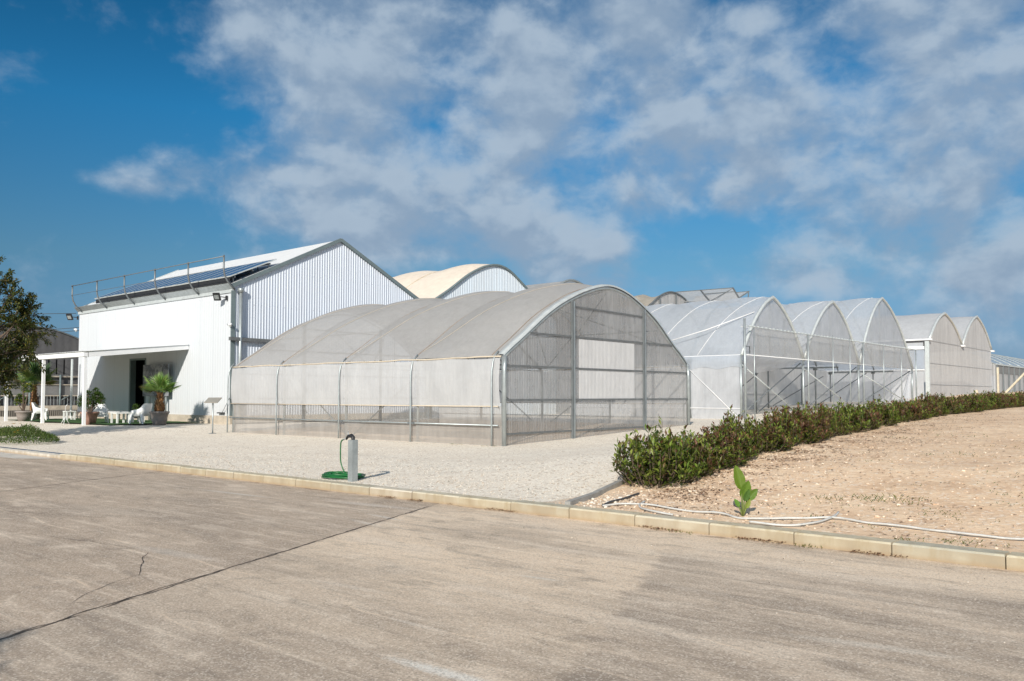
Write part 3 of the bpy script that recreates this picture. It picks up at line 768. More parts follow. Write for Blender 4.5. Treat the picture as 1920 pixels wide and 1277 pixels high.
# ---------------------------------------------------------------- netted vented greenhouse behind
net = thing('netted_greenhouse', 'tall greenhouse with beige netting roof and raised roof vents showing above the tunnel', 'greenhouse', (WX1, 30, .6))
def span_roof(parent, u0, u1, tab, mat, name, bumps=.0, per=3., nu=50, nv=24, dz=.02):
    f = smoothprof(tab); a0, a1 = tab[0][0], tab[-1][0]; mb = MB()
    def fn(a, b):
        u = u0+(u1-u0)*a; v_ = a0+(a1-a0)*b; e = abs(math.sin(math.pi*(u-u1)/per))
        return (u, v_, f(v_)+dz+bumps*e*math.sin(math.pi*b)**.6+.02*mnoise.noise((u*.7, v_*.7, 7)))
    mb.grid(fn, nu, nv); return mb.build(name, mat, parent, True)
N1 = [(25.55,6.5),(27.2,7.5),(29.0,8.45),(30.6,8.85),(31.6,8.9),(32.6,8.8),(34.2,8.1),(36.0,7.2),(37.2,6.5)]
N2 = [(37.2,6.5),(38.5,7.6),(40.4,8.7),(42.2,9.3),(43.0,9.4),(43.9,9.25),(45.6,8.5),(47.4,7.4),(48.9,6.5)]
span_roof(net, -42, WX1, N1, M['net_roof'], 'roof_cover', .12, 3.1)
span_roof(net, -42, WX1-3, N2, M['net_roof'], 'roof_cover', .12, 3.1)
for tab, u in ((N1, WX1-.02), (N2, WX1-3)):
    f = smoothprof(tab); mb = MB(); corr_wall(mb, (u, tab[0][0]+.02), (0,1), tab[-1][0]-tab[0][0]-.04, lambda s_: .4, lambda s_, f=f, a=tab[0][0]: f(a+s_)-.03, .2, .02, (1,0), False); mb.build('gable_sheet', M['vent'], net)
    mb = MB(); mb.tube([(u+.06, v_, f(v_)+.02) for v_, z_ in prof_pts(tab, 30)], .06, 6); mb.build('arch_hoop', M['galvd'], net, True)
# curved vent over span one
mb = MB()
def cv(a, b):
    u = -25.5+5.6*a; v_ = 27.2+4.2*b; return (u, v_, smoothprof(N1)(v_)+.30+.75*math.sin(math.pi*min(1, b*.8+.05))*.9)
mb.grid(cv, 10, 12); mb.build('curved_vent', M['vent'], net, True)
mb = MB(); mb.tube([tuple(Vector(cv(1, k/16))+Vector((0,0,.02))) for k in range(17)], .09, 6); mb.build('vent_hoop', M['galv'], net, True)
# nearer vented span with raised flaps
net2 = thing('vented_greenhouse', 'greenhouse with sagging beige net roof and long grey vent flaps propped open', 'greenhouse', (-14.5, 34, .6))
N3 = [(30.2,6.6),(31.6,7.6),(33.3,8.55),(34.4,8.85),(35.6,8.8),(37.0,8.35),(38.6,7.5),(39.8,6.6)]
f3 = smoothprof(N3)
mb = MB(); corr_wall(mb, (-14.6, 30.22), (0,1), 9.56, lambda s_: .5, lambda s_: f3(30.2+s_)-.03, .2, .02, (1,0), False); mb.build('gable_sheet', M['film_far'], net2, True)
mb = MB(); mb.tube([(-14.53, v_, z_+.02) for v_, z_ in prof_pts(N3, 30)], .06, 6); mb.build('arch_hoop', M['galvd'], net2, True)
for v_ in (33.0, 35.2, 37.4):
    mb = MB(); mb.tube([(-14.5, v_, .5), (-14.5, v_, f3(v_)-.05)], .05, 6); mb.build('end_post', M['galvd'], net2, True)
mb = MB()
def sag(a, b):
    u = -27+12.35*a; v_ = 30.2+9.6*b; e = abs(math.sin(math.pi*(u+14.6)/2.4))
    return (u, v_, f3(v_)+.03-.28*e*math.sin(math.pi*b)+.08*mnoise.noise((u*1.5, v_*1.5, 2)))
mb.grid(sag, 60, 30); mb.build('roof_net', M['net_roof'], net2, True)
VZ = 8.75
for (ua, ub, tilt) in ((-15.4, -10.1, 1),):
    mb = MB(); pts = [(-16.96, 38.3, 9.36), (-11.67, 38.3, 9.29), (-10.18, 36.5, 8.03), (-14.87, 36.5, 8.37)]
    mb.quad(*pts); mb.build('vent_flap', M['vent'], net2)
    mb = MB()
    mb.bar(pts[0], pts[1], .07); mb.bar(pts[1], pts[2], .09); mb.bar(pts[0], pts[3], .07); mb.bar(pts[3], pts[2], .05)
    mb.bar((-14.2, 38.28, 9.33), (-12.5, 36.48, 8.2), .08); mb.bar((-12.5, 36.45, 8.25), (-11.7, 38.2, 9.2), .05); mb.bar((-13.6, 37.6, 8.95), (-11.3, 37.8, 8.95), .05)
    mb.bar((-12.5, 36.5, 8.2), (-12.5, 36.6, 7.4), .08); mb.bar((-10.2, 36.5, 8.05), (-10.2, 36.6, 7.3), .08)
    mb.build('vent_frame', M['mullion'], net2)
mb = MB(); mb.quad((-16, 40.8, 9.2), (-11.5, 40.6, 9.25), (-12.3, 39.2, 8.3), (-15.5, 39.2, 8.4)); mb.build('vent_flap', M['vent'], net2)
mb = MB(); mb.bar((-11.5, 40.6, 9.25), (-12.3, 39.2, 8.3), .08); mb.bar((-16, 40.8, 9.2), (-11.5, 40.6, 9.25), .06); mb.bar((-11.6, 40.4, 7.7), (-11.5, 40.5, 9.2), .06); mb.build('vent_frame', M['galvd'], net2)
mb = MB(); mb.box(-14.55, -10.0, 36.4, 41.0, .5, 7.7); mb.build('side_bay', M['film_far'], net2)

# ---------------------------------------------------------------- white three-span greenhouse
UF = -3.08
V = [21.4, 29.3, 38.5, 50.3]
PK = [(25.2, 6.8), (33.95, 7.3), (43.4, 8.35)]
GZ = 3.6
wg = thing('white_greenhouse', 'white translucent greenhouse of three pointed arches with open steel frame front', 'greenhouse', (UF, V[0], .43))
def gothic(v0, v1, vp, zp, z0):
    out = []
    for k in range(9):
        t_ = k/8; out.append((v0+(vp-v0)*t_, z0+(zp-z0)*(.64*(1-(1-t_)**2.1)+.36*t_)))
    # slightly rounded tip then mirror
    for k in range(1, 9):
        t_ = k/8; out.append((vp+(v1-vp)*t_, z0+(zp-z0)*(.64*(1-t_**2.2)+.36*(1-t_))))
    return out
def lin(tab): return lambda x: lerp(tab, x)
for i in range(3):
    tab = gothic(V[i], V[i+1], *PK[i], GZ); f = lin(tab); v0, v1 = V[i], V[i+1]
    mb = MB(); UB_ = -13.6 if i == 0 else -9.6
    def fn(a, b, f=f, v0=v0, v1=v1):
        u = UF+(UB_-UF)*a; v_ = v0+(v1-v0)*b; e = abs(math.sin(math.pi*(u-UF)/2.75))
        return (u, v_, f(v_)+.04+.10*e*math.sin(math.pi*b)**.7+.03*mnoise.noise((u*.9, v_*.9, i)))
    mb.grid(fn, 44 if i == 0 else 28, 32); mb.build('roof_film', M['film_w'], wg, True)
    mb = MB(); mb.tube([(UF+.05, v_, z_+.02) for v_, z_ in tab], .085, 8); mb.build('front_arch', M['galvl'], wg, True)
    for k in range(1, 4 if i == 0 else 3):
        mb = MB(); u = UF-2.75*k; mb.tube([(u, v_, z_-.03) for v_, z_ in tab], .04, 6); mb.build('arch_hoop', M['galv'], wg, True)
    # white straps slanting over the film
    for k in range(3 if i == 0 else 2):
        mb = MB(); pts = []
        for q in range(14):
            t_ = q/13; pt = fn(((k+.12+.75*t_)*2.75)/(UF-UB_), .5*(1-t_) if k % 2 == 0 else .5*(1-t_)); pts.append((pt[0], pt[1], pt[2]+.02))
        mb.tube(pts, .014, 5); mb.build('strap', M['white_tape'], wg, True)
    # gable film above the gutter line
    mb = MB(); n_ = 26; n0 = 0
    for q in range(n_+1):
        v_ = v0+.03+(v1-v0-.06)*q/n_; zt = f(v_)-.02
        for r_ in range(7):
            z_ = GZ-.02+(max(zt-GZ+.02, .01))*r_/6; mb.v.append((UF-.02+.03*mnoise.noise((v_*.8, z_*.8, 3)), v_, z_))
    for q in range(n_):
        for r_ in range(6): a = q*7+r_; mb.face((a, a+7, a+8, a+1))
    mb.build('gable_film', M['film_wg'], wg, True)
    for vq in (PK[i][0]-.1, PK[i][0]+(v1-PK[i][0])*.45, v0+(PK[i][0]-v0)*.6):
        mb = MB(); mb.tube([(UF-.12, vq, GZ), (UF-.12, vq, f(vq)-.08)], .035, 6); mb.build('gable_stud', M['galv'], wg, True)
    mb = MB(); mb.bar((UF-.10, v0+.3, 5.05), (UF-.10, v1-.3, 5.05), .03); mb.build('gable_tie', M['white_tape'], wg)
# side wall film facing the tunnel, with band and lower rail
def sw(a, b):
    u = UF-10.5*a; z_ = .42+(GZ-.42)*b; return (u, V[0]+.03*mnoise.noise((u*1.2, z_*1.2, 1)), z_)
mb = MB(); mb.grid(sw, 70, 10); mb.build('side_film', M['film_ws'], wg, True)
mb = MB(); mb.grid(lambda a, b: (UF-10.5*a, V[0]-.05-.06*math.sin(3.1*b)+.02*mnoise.noise((UF-10.5*a*2, b*2, 4)), 3.0+.62*b+.06*math.sin(a*40)*(1-b)), 70, 6); mb.build('side_valance', M['film_w'], wg, True)
mb = MB(); mb.tube([(UF, V[0]-.03, 3.62), (UF-10.5, V[0]-.03, 3.62)], .022, 6); mb.build('eave_gutter', M['white_tape'], wg, True)
mb = MB(); mb.tube([(UF, V[0]-.04, .97), (UF-10.5, V[0]-.04, .97)], .018, 6); mb.build('side_rail', M['white_tape'], wg, True)
for k in range(1, 4):
    mb = MB(); u = UF-2.75*k; mb.tube([(u, V[0]+.05, g(u, V[0])-.05), (u, V[0]+.05, 3.6)], .045, 6); mb.build('side_post', M['galv'], wg, True)
for a, b, dv_, m_ in (((-6.2, .5), (-3.2, 3.3), .07, 'galvd'), ((-6.0, 3.05), (-3.2, .5), -.05, 'white_tape')):
    mb = MB(); mb.tube([(a[0], V[0]+dv_, a[1]), (b[0], V[0]+dv_, b[1])], .02, 6); mb.build('brace', M[m_], wg, True)
mb = MB(); mb.tube([(-7.15, V[0]-.02, 4.45), (-5.2, 21.9, 5.0), (-3.2, 23.3, 5.9)], .024, 6); mb.build('strap', M['white_tape'], wg, True)
# rear / inner walls
def inner(name, u, v0_, v1_, z0, z1, mat):
    mb = MB(); mb.grid(lambda a, b: (u+.03*mnoise.noise((a*30, b*3, 2)), v0_+(v1_-v0_)*a, z0+(z1-z0)*b), 40, 6); return mb.build(name, mat, wg, True)
inner('rear_film', -13.5, V[0], V[1], .45, 3.6, M['film_in'])
mb = MB(); mb.grid(lambda a, b: (UF-.3-6.2*a, V[3]-.03+.03*mnoise.noise((a*9, b*3, 6)), 1.0+2.6*b), 20, 6); mb.build('end_side_film', M['film_ws'], wg, True)
inner('rear_film', -9.5, V[1], V[3], .5, 3.6, M['film_in'])
mb = MB(); mb.grid(lambda a, b: (-9.5-4*a, V[1]+.02*mnoise.noise((a*9, b*3, 2)), .45+3.15*b), 14, 6); mb.build('inner_side_film', M['film_in'], wg, True)
mb = MB(); mb.bar((-9.38, V[1], 1.80), (-9.38, V[3], 1.80), .04, .06); mb.bar((-9.38, V[1], 1.0), (-9.38, V[3], 1.0), .03, .04); mb.build('rear_rail', M['white_tape'], wg)
for i in range(3):
    u = -13.6 if i == 0 else -9.6; tab = gothic(V[i], V[i+1], *PK[i], GZ); f = lin(tab)
    mb = MB(); corr_wall(mb, (u, V[i]+.02), (0,1), V[i+1]-V[i]-.04, lambda s_: 3.58, lambda s_, f=f, i=i: f(V[i]+s_)-.03, .5, .01, (1,0), False); mb.build('rear_gable_film', M['film_wg'], wg, True)
# folded-back front skirts hanging under the gutter line
mb = MB(); mb.grid(lambda a, b: (UF-.1-1.5*(1-b)**.8*math.sin(math.pi*a)*.9, V[0]+.7+(V[1]-V[0]-1.0)*a, GZ-.02-.75*(1-b)*math.sin(math.pi*a)**.6), 24, 6); mb.build('front_skirt', M['film_ws'], wg, True)
for i in (0, 1, 2):
    mb = MB(); mb.box(-9.3, -4.4, V[i+1]-.12, V[i+1]+.12, 3.42, 3.52); mb.build('valley_gutter', M['galvd'], wg)
mb = MB(); mb.box(-13.0, -4.0, V[0]+.1, V[0]+.3, 3.38, 3.5); mb.build('valley_gutter', M['galvd'], wg)
# front frame
for v_, zt, r_ in ((V[0], 5.42, .06), (V[1]-.05, 5.05, .05), (33.1, 5.2, .032), (36.0, 5.2, .032), (V[2], 5.05, .05), (42.6, 5.1, .032), (46.6, 5.1, .032), (V[3]-.1, 5.05, .05), (22.25, 5.0, .032)):
    mb = MB(); uo = .22 if v_ == V[0] else .32
    mb.tube([(UF+uo, v_, g(UF, v_)-.05), (UF+uo, v_, zt)], r_, 8); mb.build('front_post', M['galv'], wg, True)
for v_ in V:
    mb = MB(); mb.tube([(UF, v_, g(UF, v_)-.05), (UF, v_, GZ)], .07, 8); mb.build('front_post', M['galv'], wg, True)
    for u in (-5.9, -9.2):
        mb = MB(); mb.tube([(u, v_, g(u, v_)-.05), (u, v_, GZ-.15)], .055, 8); mb.box(u-.13, u+.13, v_-.05, v_+.05, GZ-.3, GZ-.12); mb.build('inner_post', M['galvd'], wg, True)
for v_ in (24.9, 33.6, 44.2):
    for u in (-9.1,):
        mb = MB(); mb.tube([(u, v_, g(u, v_)-.05), (u, v_, 3.3)], .055, 8); mb.build('inner_post', M['galvd'], wg, True)
# rails across the front
mb = MB(); mb.tube([(UF+.32, V[0], 5.05), (UF+.32, V[3], 5.04)], .028, 6)
for k in range(60):
    v_ = V[0]+.4+(V[3]-V[0]-.8)*k/59; mb.box(UF+.28, UF+.36, v_-.03, v_+.03, 5.03, 5.10)
mb.build('top_rail', M['galvl'], wg)
mb = MB(); mb.tube([(UF+.30, V[0], 3.62), (UF+.30, V[3], 3.60)], .022, 6); mb.build('curtain_rail', M['white_tape'], wg, True)
mb = MB(); mb.grid(lambda a, b: (UF+.27+.02*mnoise.noise((a*40, b*3, 8)), V[0]+.9+(V[3]-V[0]-1.2)*a, 3.62+1.42*b), 60, 5); mb.build('front_curtain', M['film_clear'], wg, True)
# X braces
for i in range(3):
    a, b = V[i]+.3, V[i+1]-.1; gm = g(UF, (a+b)/2)
    for p, q, m_ in (((UF-.3, a, gm+.05), (UF-.1, b, 3.45), 'galvd'), ((UF-.35, a+.2, 3.3), (UF-.1, b-.2, gm+.05), 'galvl'), ((-5.9, a-.0, gm+.05), (-5.9, b-1.5, 3.3), 'galvd'), ((-9.0, a, gm), (-9.0, b-2, 3.1), 'galvd')):
        mb = MB(); mb.tube([p, q], .033, 6); mb.build('brace', M[m_], wg, True)
mb = MB(); mb.tube([(UF+.22, V[0]+.1, 4.05), (UF+.22, V[0]+.55, 4.05), (UF+.22, V[0]+.55, 3.7)], .03, 6); mb.build('hinge_bracket', M['galvd'], wg, True)
mb = MB(); mb.grid(lambda a, b: (UF-.1+.1*math.sin(a*9), V[3]-3*a*(1-b)-.1, .8+2.7*b), 14, 8); mb.build('loose_film', M['film_ws'], wg, True)

# ---------------------------------------------------------------- far two-span greenhouse
fg = thing('grey_greenhouse', 'tall grey greenhouse of two pointed arches with closed ribbed gable behind the hedge', 'greenhouse', (UF, 55, 1.25))
FV = [55.0, 65.6, 77.4]; FP = [(59.8, 8.5), (71.3, 9.05)]; FZ = 6.05
for i in range(2):
    tab = gothic(FV[i], FV[i+1], *FP[i], FZ); f = lin(tab); v0, v1 = FV[i], FV[i+1]
    mb = MB(); mb.grid(lambda a, b: (UF-32*a, v0+(v1-v0)*b, f(v0+(v1-v0)*b)+.04+.05*abs(math.sin(a*34))*math.sin(math.pi*b)), 70, 28); mb.build('roof_film', M['film_far_roof'], fg, True)
    mb = MB(); mb.tube([(UF+.06, v_, z_+.02) for v_, z_ in tab], .11, 8); mb.build('front_arch', M['galvl'], fg, True)
    mb = MB(); corr_wall(mb, (UF, v0+.02), (0,1), v1-v0-.04, lambda s_: .8, lambda s_, f=f, v0=v0: f(v0+s_)-.03, .25, .03, (1,0), False); mb.build('gable_sheet', M['film_far'], fg, True)
    mb = MB(); mb.box(UF-.1, UF+.3, v1-.3, v1+.25, FZ-.10, FZ+.05); mb.build('gutter_end', M['white'], fg)
    for z_ in (6.0, 4.2, 2.5):
        mb = MB(); mb.box(UF+.035, UF+.05, v0+.1, v1-.1, z_-.02, z_+.02); mb.build('seam', M['vent'], fg)
mb = MB(); mb.box(UF-32, UF+.3, FV[0]-.25, FV[0]+.05, FZ-.04, FZ+.08); mb.build('eave_gutter', M['white'], fg)
mb = MB(); mb.box(UF-32, UF-.4, FV[0]-.02, FV[0], 1.0, FZ-.2); mb.build('side_film', M['film_far_roof'], fg)
mb = MB(); mb.box(UF-32, UF-.3, FV[0]-.1, FV[0]-.04, 3.7, FZ-.8); mb.build('side_curtain', M['film_w'], fg)
mb = MB(); mb.box(UF-.25, UF+.06, FV[0]-.14, FV[0]+.04, 1.0, FZ-.1); mb.build('corner_post', M['galvl'], fg)
mb = MB(); mb.box(UF-32, UF-.3, FV[0]-.14, FV[0]-.02, 3.62, 3.70); mb.box(UF-32, UF-.3, FV[0]-.14, FV[0]-.02, FZ-.75, FZ-.5); mb.build('curtain_rail', M['white'], fg)
mb = MB(); mb.quad((UF-5, 64.6, 7.0), (UF-1.0, 64.6, 7.0), (UF-1.0, 66.9, 8.15), (UF-5, 66.9, 8.15)); mb.bar((UF-1, 64.6, 7.0), (UF-1, 66.9, 8.15), .12); mb.bar((UF-1, 64.6, 6.6), (UF-1, 65.4, 7.4), .08); mb.bar((UF-1, 63.2, 7.8), (UF-1, 66.9, 8.15), .10); mb.build('roof_vent', M['galvd'], fg)

# ---------------------------------------------------------------- far right low greenhouse
bg_ = thing('blue_greenhouse', 'low greenhouse with blue-grey rounded roof at the far right edge', 'greenhouse', (-4, 84, 2.0))
B1 = [(-16,4.9),(-14,6.2),(-11.5,6.9),(-10,7.1),(-8.5,6.9),(-6.2,6.1),(-4,4.9)]
def along_v(parent, tab, v0, v1, mat, name):
    f = smoothprof(tab); mb = MB()
    mb.grid(lambda a, b: (tab[0][0]+(tab[-1][0]-tab[0][0])*a, v0+(v1-v0)*b, f(tab[0][0]+(tab[-1][0]-tab[0][0])*a)), 30, 30)
    return mb.build(name, mat, parent, True)
along_v(bg_, B1, 84, 175, M['film_blue'], 'roof_film')
along_v(bg_, [(-4,5.2),(-1,7.3),(3,8.6),(6,9.0),(9,8.6),(13,7.3),(16,5.2)], 132, 180, M['film_blue'], 'roof_film')
mb = MB(); mb.box(-4.02, -3.95, 84, 132, 1.2, 4.0); mb.build('side_film', M['film_far'], bg_)
mb = MB(); mb.box(-4.0, -3.9, 84, 132, 4.0, 4.9); mb.build('side_band', M['shade_mid'], bg_)
for k in range(17):
    mb = MB(); mb.box(-3.9, -3.78, 84+k*3, 84.15+k*3, 1.2, 4.9); mb.build('side_post', M['galvd'], bg_)
mb = MB(); mb.box(-4, -3.8, 84, 132, 4.85, 5.0); mb.build('eave_rail', M['galvl'], bg_)
mb = MB(); f = smoothprof(B1); corr_wall(mb, (-16, 84), (1,0), 12, lambda s_: 1.2, lambda s_: f(-16+s_), .3, .03, (0,-1), False); mb.build('gable_sheet', M['film_far'], bg_)
# ribs over the far roof
for k in range(10):
    mb = MB(); mb.tube([(-16+12*q/20, 84+k*5, f(-16+12*q/20)+.05) for q in range(21)], .06, 5); mb.build('arch_hoop', M['galv'], bg_, True)

# soil heap and timber posts at the right
mb = MB()
def heap(a, b):
    u = -6+34*a; v_ = 52+26*b
    e = math.sin(math.pi*a)**.5*math.sin(math.pi*b)**.8
    return (u, v_, g(u, v_)-.05+e*(.62+.5*mnoise.noise((u*.35, v_*.35, 1))+.15*mnoise.noise((u*1.4, v_*1.4, 1))))
mb.grid(heap, 60, 50); mb.build('soil_heap', M['soil'], None, True, 'structure')
for (p, q, lab) in (((1.75, 55, 1.3), (1.75, 55, 3.75), 'upright pale timber post on the soil bank at the right edge'), ((1.95, 55, 1.5), (3.7, 55, 3.5), 'slanting pale timber prop leaning over the soil bank at the right'), ((.25,56,1.3),(0.05,56,2.05),'short pale timber stake stuck low in the soil bank')):
    mb = MB(); mb.bar(p, q, .17, .13); tag(mb.build('timber_post', M['timber']), lab, 'post')

# ---------------------------------------------------------------- grey tunnel behind the pergola
lg = thing('dark_greenhouse', 'dark grey net-covered greenhouse with arched roof behind the pergola at left', 'greenhouse', (-40, 2, .3))
L1 = [(-5.2,3.9),(-3.4,4.75),(-1.2,5.45),(.8,5.75),(2.2,5.8),(3.6,5.62),(5.4,5.0),(7.2,4.1),(8.6,3.4)]
f = smoothprof(L1)
mb = MB(); corr_wall(mb, (-40, -5.2), (0,1), 13.8, lambda s_: 2.9, lambda s_: f(-5.2+s_), .45, .007, (1,0), False); mb.build('gable_sheet', M['shade_dark'], lg)
mb = MB(); mb.grid(lambda a, b: (-40-14*a, -5.2+13.8*b, f(-5.2+13.8*b)+.03), 10, 24); mb.build('roof_cover', M['shade_dark'], lg, True)
mb = MB(); mb.tube([(-39.95, v_, z_+.03) for v_, z_ in prof_pts(L1, 30)], .05, 6); mb.build('arch_hoop', M['galvd'], lg, True)
mb = MB(); mb.box(-40.05, -40, -5.2, 8.6, 2.72, 3.85); mb.build('upper_band', M['shade_mid'], lg)
mb = MB(); mb.box(-40.1, -40.05, -5.2, 8.6, .3, 2.72); mb.build('rear_sheet', M['shade_dark'], lg)
mb = MB(); mb.box(-39.99, -39.94, -5.2, 8.6, 1.62, 2.25); mb.build('lower_band', M['shade_mid'], lg)
for z_ in (2.78, 2.28, 1.60): 
    mb = MB(); mb.box(-39.94, -39.88, -5.2, 8.6, z_-.03, z_+.03); mb.build('cover_rail', M['concrete'], lg)
mb = MB(); mb.box(-39.7, -39.6, -9, 8.6, .72, 1.0); mb.build('bench_top', M['concrete'], lg)
mb = MB(); corr_wall(mb, (-39.5, -9), (0,1), 17.6, lambda s_: .2, lambda s_: .70, .12, .03, (1,0)); mb.build('skirting_sheet', M['shade_low'], lg)
for k in range(8):
    v_ = -4.8+k*1.75; mb = MB(); mb.tube([(-39.85, v_, .3), (-39.85, v_, 2.9)], .06, 6); mb.build('post', M['trim'], lg, True)
    mb = MB(); mb.tube([(-39.85, v_, 1.3), (-39.85, v_+.6, 1.62)], .03, 5); mb.build('brace', M['trim'], lg, True)
mb = MB()
for k in range(70): v_ = -5+k*.2; mb.tube([(-39.86, v_, .95), (-39.86, v_, 1.6)], .008, 4)
mb.build('mesh_fence', M['galv'], lg)

# ---------------------------------------------------------------- pergola
pg = thing('pergola', 'white lean-to pergola with thin posts in front of the warehouse doorway', 'pergola', (-26, 0, .36))
PX0, PX1, PYF = -30.35, -21.5, -2.3
for u in (PX1+.0, -25.85, -30.3):
    mb = MB(); mb.box(u-.06, u+.06, PYF-.06, PYF+.06, .30, 3.26); mb.build('post', M['white'], pg)
mb = MB(); mb.box(PX0-.3, PX1+.1, PYF-.11, PYF+.07, 3.26, 3.44); mb.build('front_beam', M['white'], pg)
mb = MB(); mb.bar((PX1+.05, PYF+.11, 3.35), (PX1+.05, WY0-.03, 3.86), .10, .22); mb.build('side_beam', M['white'], pg)
mb = MB(); mb.bar((PX0-.0, PYF+.11, 3.35), (PX0-.0, WY0-.03, 3.86), .10, .22); mb.build('side_beam', M['white'], pg)
mb = MB()
def prf(a, b):
    u = PX0-.05+(PX1-PX0+.2)*a; v_ = PYF-.12+(WY0-.05-PYF+.12)*b; return (u, v_, 3.485+.50*b+.018*math.sin(u*38))
mb.grid(prf, 420, 2); mb.build('roof_sheet', M['roof_white'], pg)
for k in range(1, 9):
    u = PX0+(PX1-PX0)*k/9; mb = MB(); mb.bar((u, PYF+.11, 3.36), (u, WY0-.03, 3.86), .06, .14); mb.build('rafter', M['white'], pg)
mb = MB(); mb.tube([(-32.9, 1.8, .3), (-32.9, 1.8, 3.6)], .06, 6); tag(mb.build('pole', M['galvl']), 'thin grey pole beside the left end of the warehouse behind the pergola', 'pole')

# turf mat
mb = MB(); mb.grid(lambda a, b: (-31.2+11.4*a, -2.0+4.1*b, g(-31.2+11.4*a, -2+4.1*b)+.045+.01*rnd.random()), 60, 24); mb.build('turf_mat', M['turf'], None, False, 'structure')

# white armchair
def armchair(name, label, loc, rot):
    r = thing(name, label, 'armchair', loc, 'white plastic armchairs under the pergola')
    # shell: back and arms as a curved band, local coordinates, facing -y
    mb = MB(); n = 26
    def rim(a):
        t_ = -1+2*a; ang = t_*2.15
        x_ = .33*math.sin(ang); y_ = .22*math.cos(ang)+.06
        if abs(t_) > .62: k = (abs(t_)-.62)/.38; x_ = math.copysign(.33-.01*k, t_); y_ = .08-.34*k
        h = .80-.25*ss(.25, .78, abs(t_))-.04*ss(.8, 1, abs(t_))
        return x_, y_, h
    for off in (0, 1):
        for i in range(n+1):
            x_, y_, h = rim(i/n); d = 1-.10*off
            mb.v += [(x_*d*.90, y_*d*.92, .30), (x_*d*.97, y_*d, .45), (x_*d*1.06, y_*d*1.10+(.03 if off == 0 else 0), h-(0 if off == 0 else .005))]
    K = (n+1)*3
    for i in range(n):
        for k in range(2):
            a = i*3+k; mb.face((a, a+3, a+4, a+1)); b = a+K; mb.face((b, b+1, b+4, b+3))
        a = i*3; mb.face((a+2, a+5, a+5+K, a+2+K)); mb.face((a, a+K, a+3+K, a+3))
    for i in (0, n):
        a = i*3
        for k in range(2): mb.face((a+k, a+k+1, a+k+1+K, a+k+K))
    sh = mb.build('shell', M['chair'], None, True); sh.parent = r
    mb = MB(); mb.box(-.28, .28, -.27, .22, .34, .40); s2 = mb.build('seat', M['chair'], None); s2.parent = r
    mb = MB(); mb.box(-.29, .29, -.285, -.245, .24, .40); s2 = mb.build('front_apron', M['chair'], None); s2.parent = r
    for sx in (-1, 1):
        for y0, y1 in ((-.24, -.29), (.20, .27)):
            mb = MB(); n0 = 0
            for z_, w_, yy, xx in ((0, .022, y1, .315), (.34, .05, y0, .275)):
                for i, j in ((-1,-1),(1,-1),(1,1),(-1,1)): mb.v.append((sx*xx+i*w_, yy+j*w_, z_))
            for q in ((3,2,1,0),(4,5,6,7),(0,1,5,4),(1,2,6,5),(2,3,7,6),(3,0,4,7)): mb.face(q)
            l = mb.build('leg', M['chair'], None); l.parent = r
    r.rotation_euler = (0, 0, rot); r.scale = (1.12, 1.12, 1.08)
    return r
c1 = armchair('armchair', 'white plastic armchair at the left between the pergola posts, seen from behind', (-28.95, -1.25, g(-29,-1.2)+.05), R(150))
c2 = dup(c1, (-22.75, -1.15, g(-22.7,-1.2)+.05), R(75), 'white plastic armchair in the shade behind the red pot and the right pergola post')
c3 = dup(c1, (-19.95, -.55, g(-20,-.5)+.05), R(-62), 'white plastic armchair beside the palm pot, right of the low table')
for c in (c2, c3): c.scale = (1.12, 1.12, 1.08)
def table(label, loc, w, h, cat='table'):
    r = thing('low_table', label, cat, loc); x_, y_, z_ = loc
    mb = MB(); mb.box(x_-w/2, x_+w/2, y_-w/2, y_+w/2, z_+h-.05, z_+h); mb.build('table_top', M['chair'], r)
    for i in (-1, 1):
        for j in (-1, 1):
            mb = MB(); a, b = x_+i*(w/2-.05), y_+j*(w/2-.05); mb.box(a-.035, a+.035, b-.035, b+.035, z_, z_+h-.05); mb.build('leg', M['chair'], r)
    return r
table('low white square table between the two armchairs by the doorway', (-21.5, -.75, g(-21.5,-.7)+.05), .62, .46)
table('small white side table standing alone in the middle of the pergola', (-28.4, -.1, g(-28.4,-.1)+.05), .46, .44)
table('low white table in the shade against the warehouse wall', (-22.3, .3, g(-22.3,.3)+.05), .6, .44)
# poster boards by the door
def postermat():
    m, t, o = nm('printed poster'); c = pos(t)
    a = noi(t, scl(t, c, (1.3,1,1.6)), 1.4, 3, .5, 1.2); b = noi(t, c, 4.5, 4, .6, .5)
    cc = mix(t, mr(t, a, .38, .6, 0, 1), (.10,.11,.14), (.30,.31,.33)); cc = mix(t, mr(t, b, .52, .62, 0, .8), cc, (.05,.05,.06)); cc = mix(t, mr(t, b, .28, .38, .6, 0), cc, (.46,.44,.46))
    fin(t, o, cc, .45); return m
pb = thing('poster_board', 'dark printed poster board on two metal legs beside the warehouse door', 'poster', (-24.1, 2.0, .4))
mb = MB(); mb.box(-25.2, -22.75, 2.02, 2.08, 1.58, 3.10); mb.build('poster', postermat(), pb)
for u in (-24.75, -23.15):
    mb = MB(); mb.tube([(u, 2.15, .38), (u, 2.15, 2.9)], .05, 6); mb.build('leg', M['galv'], pb, True)

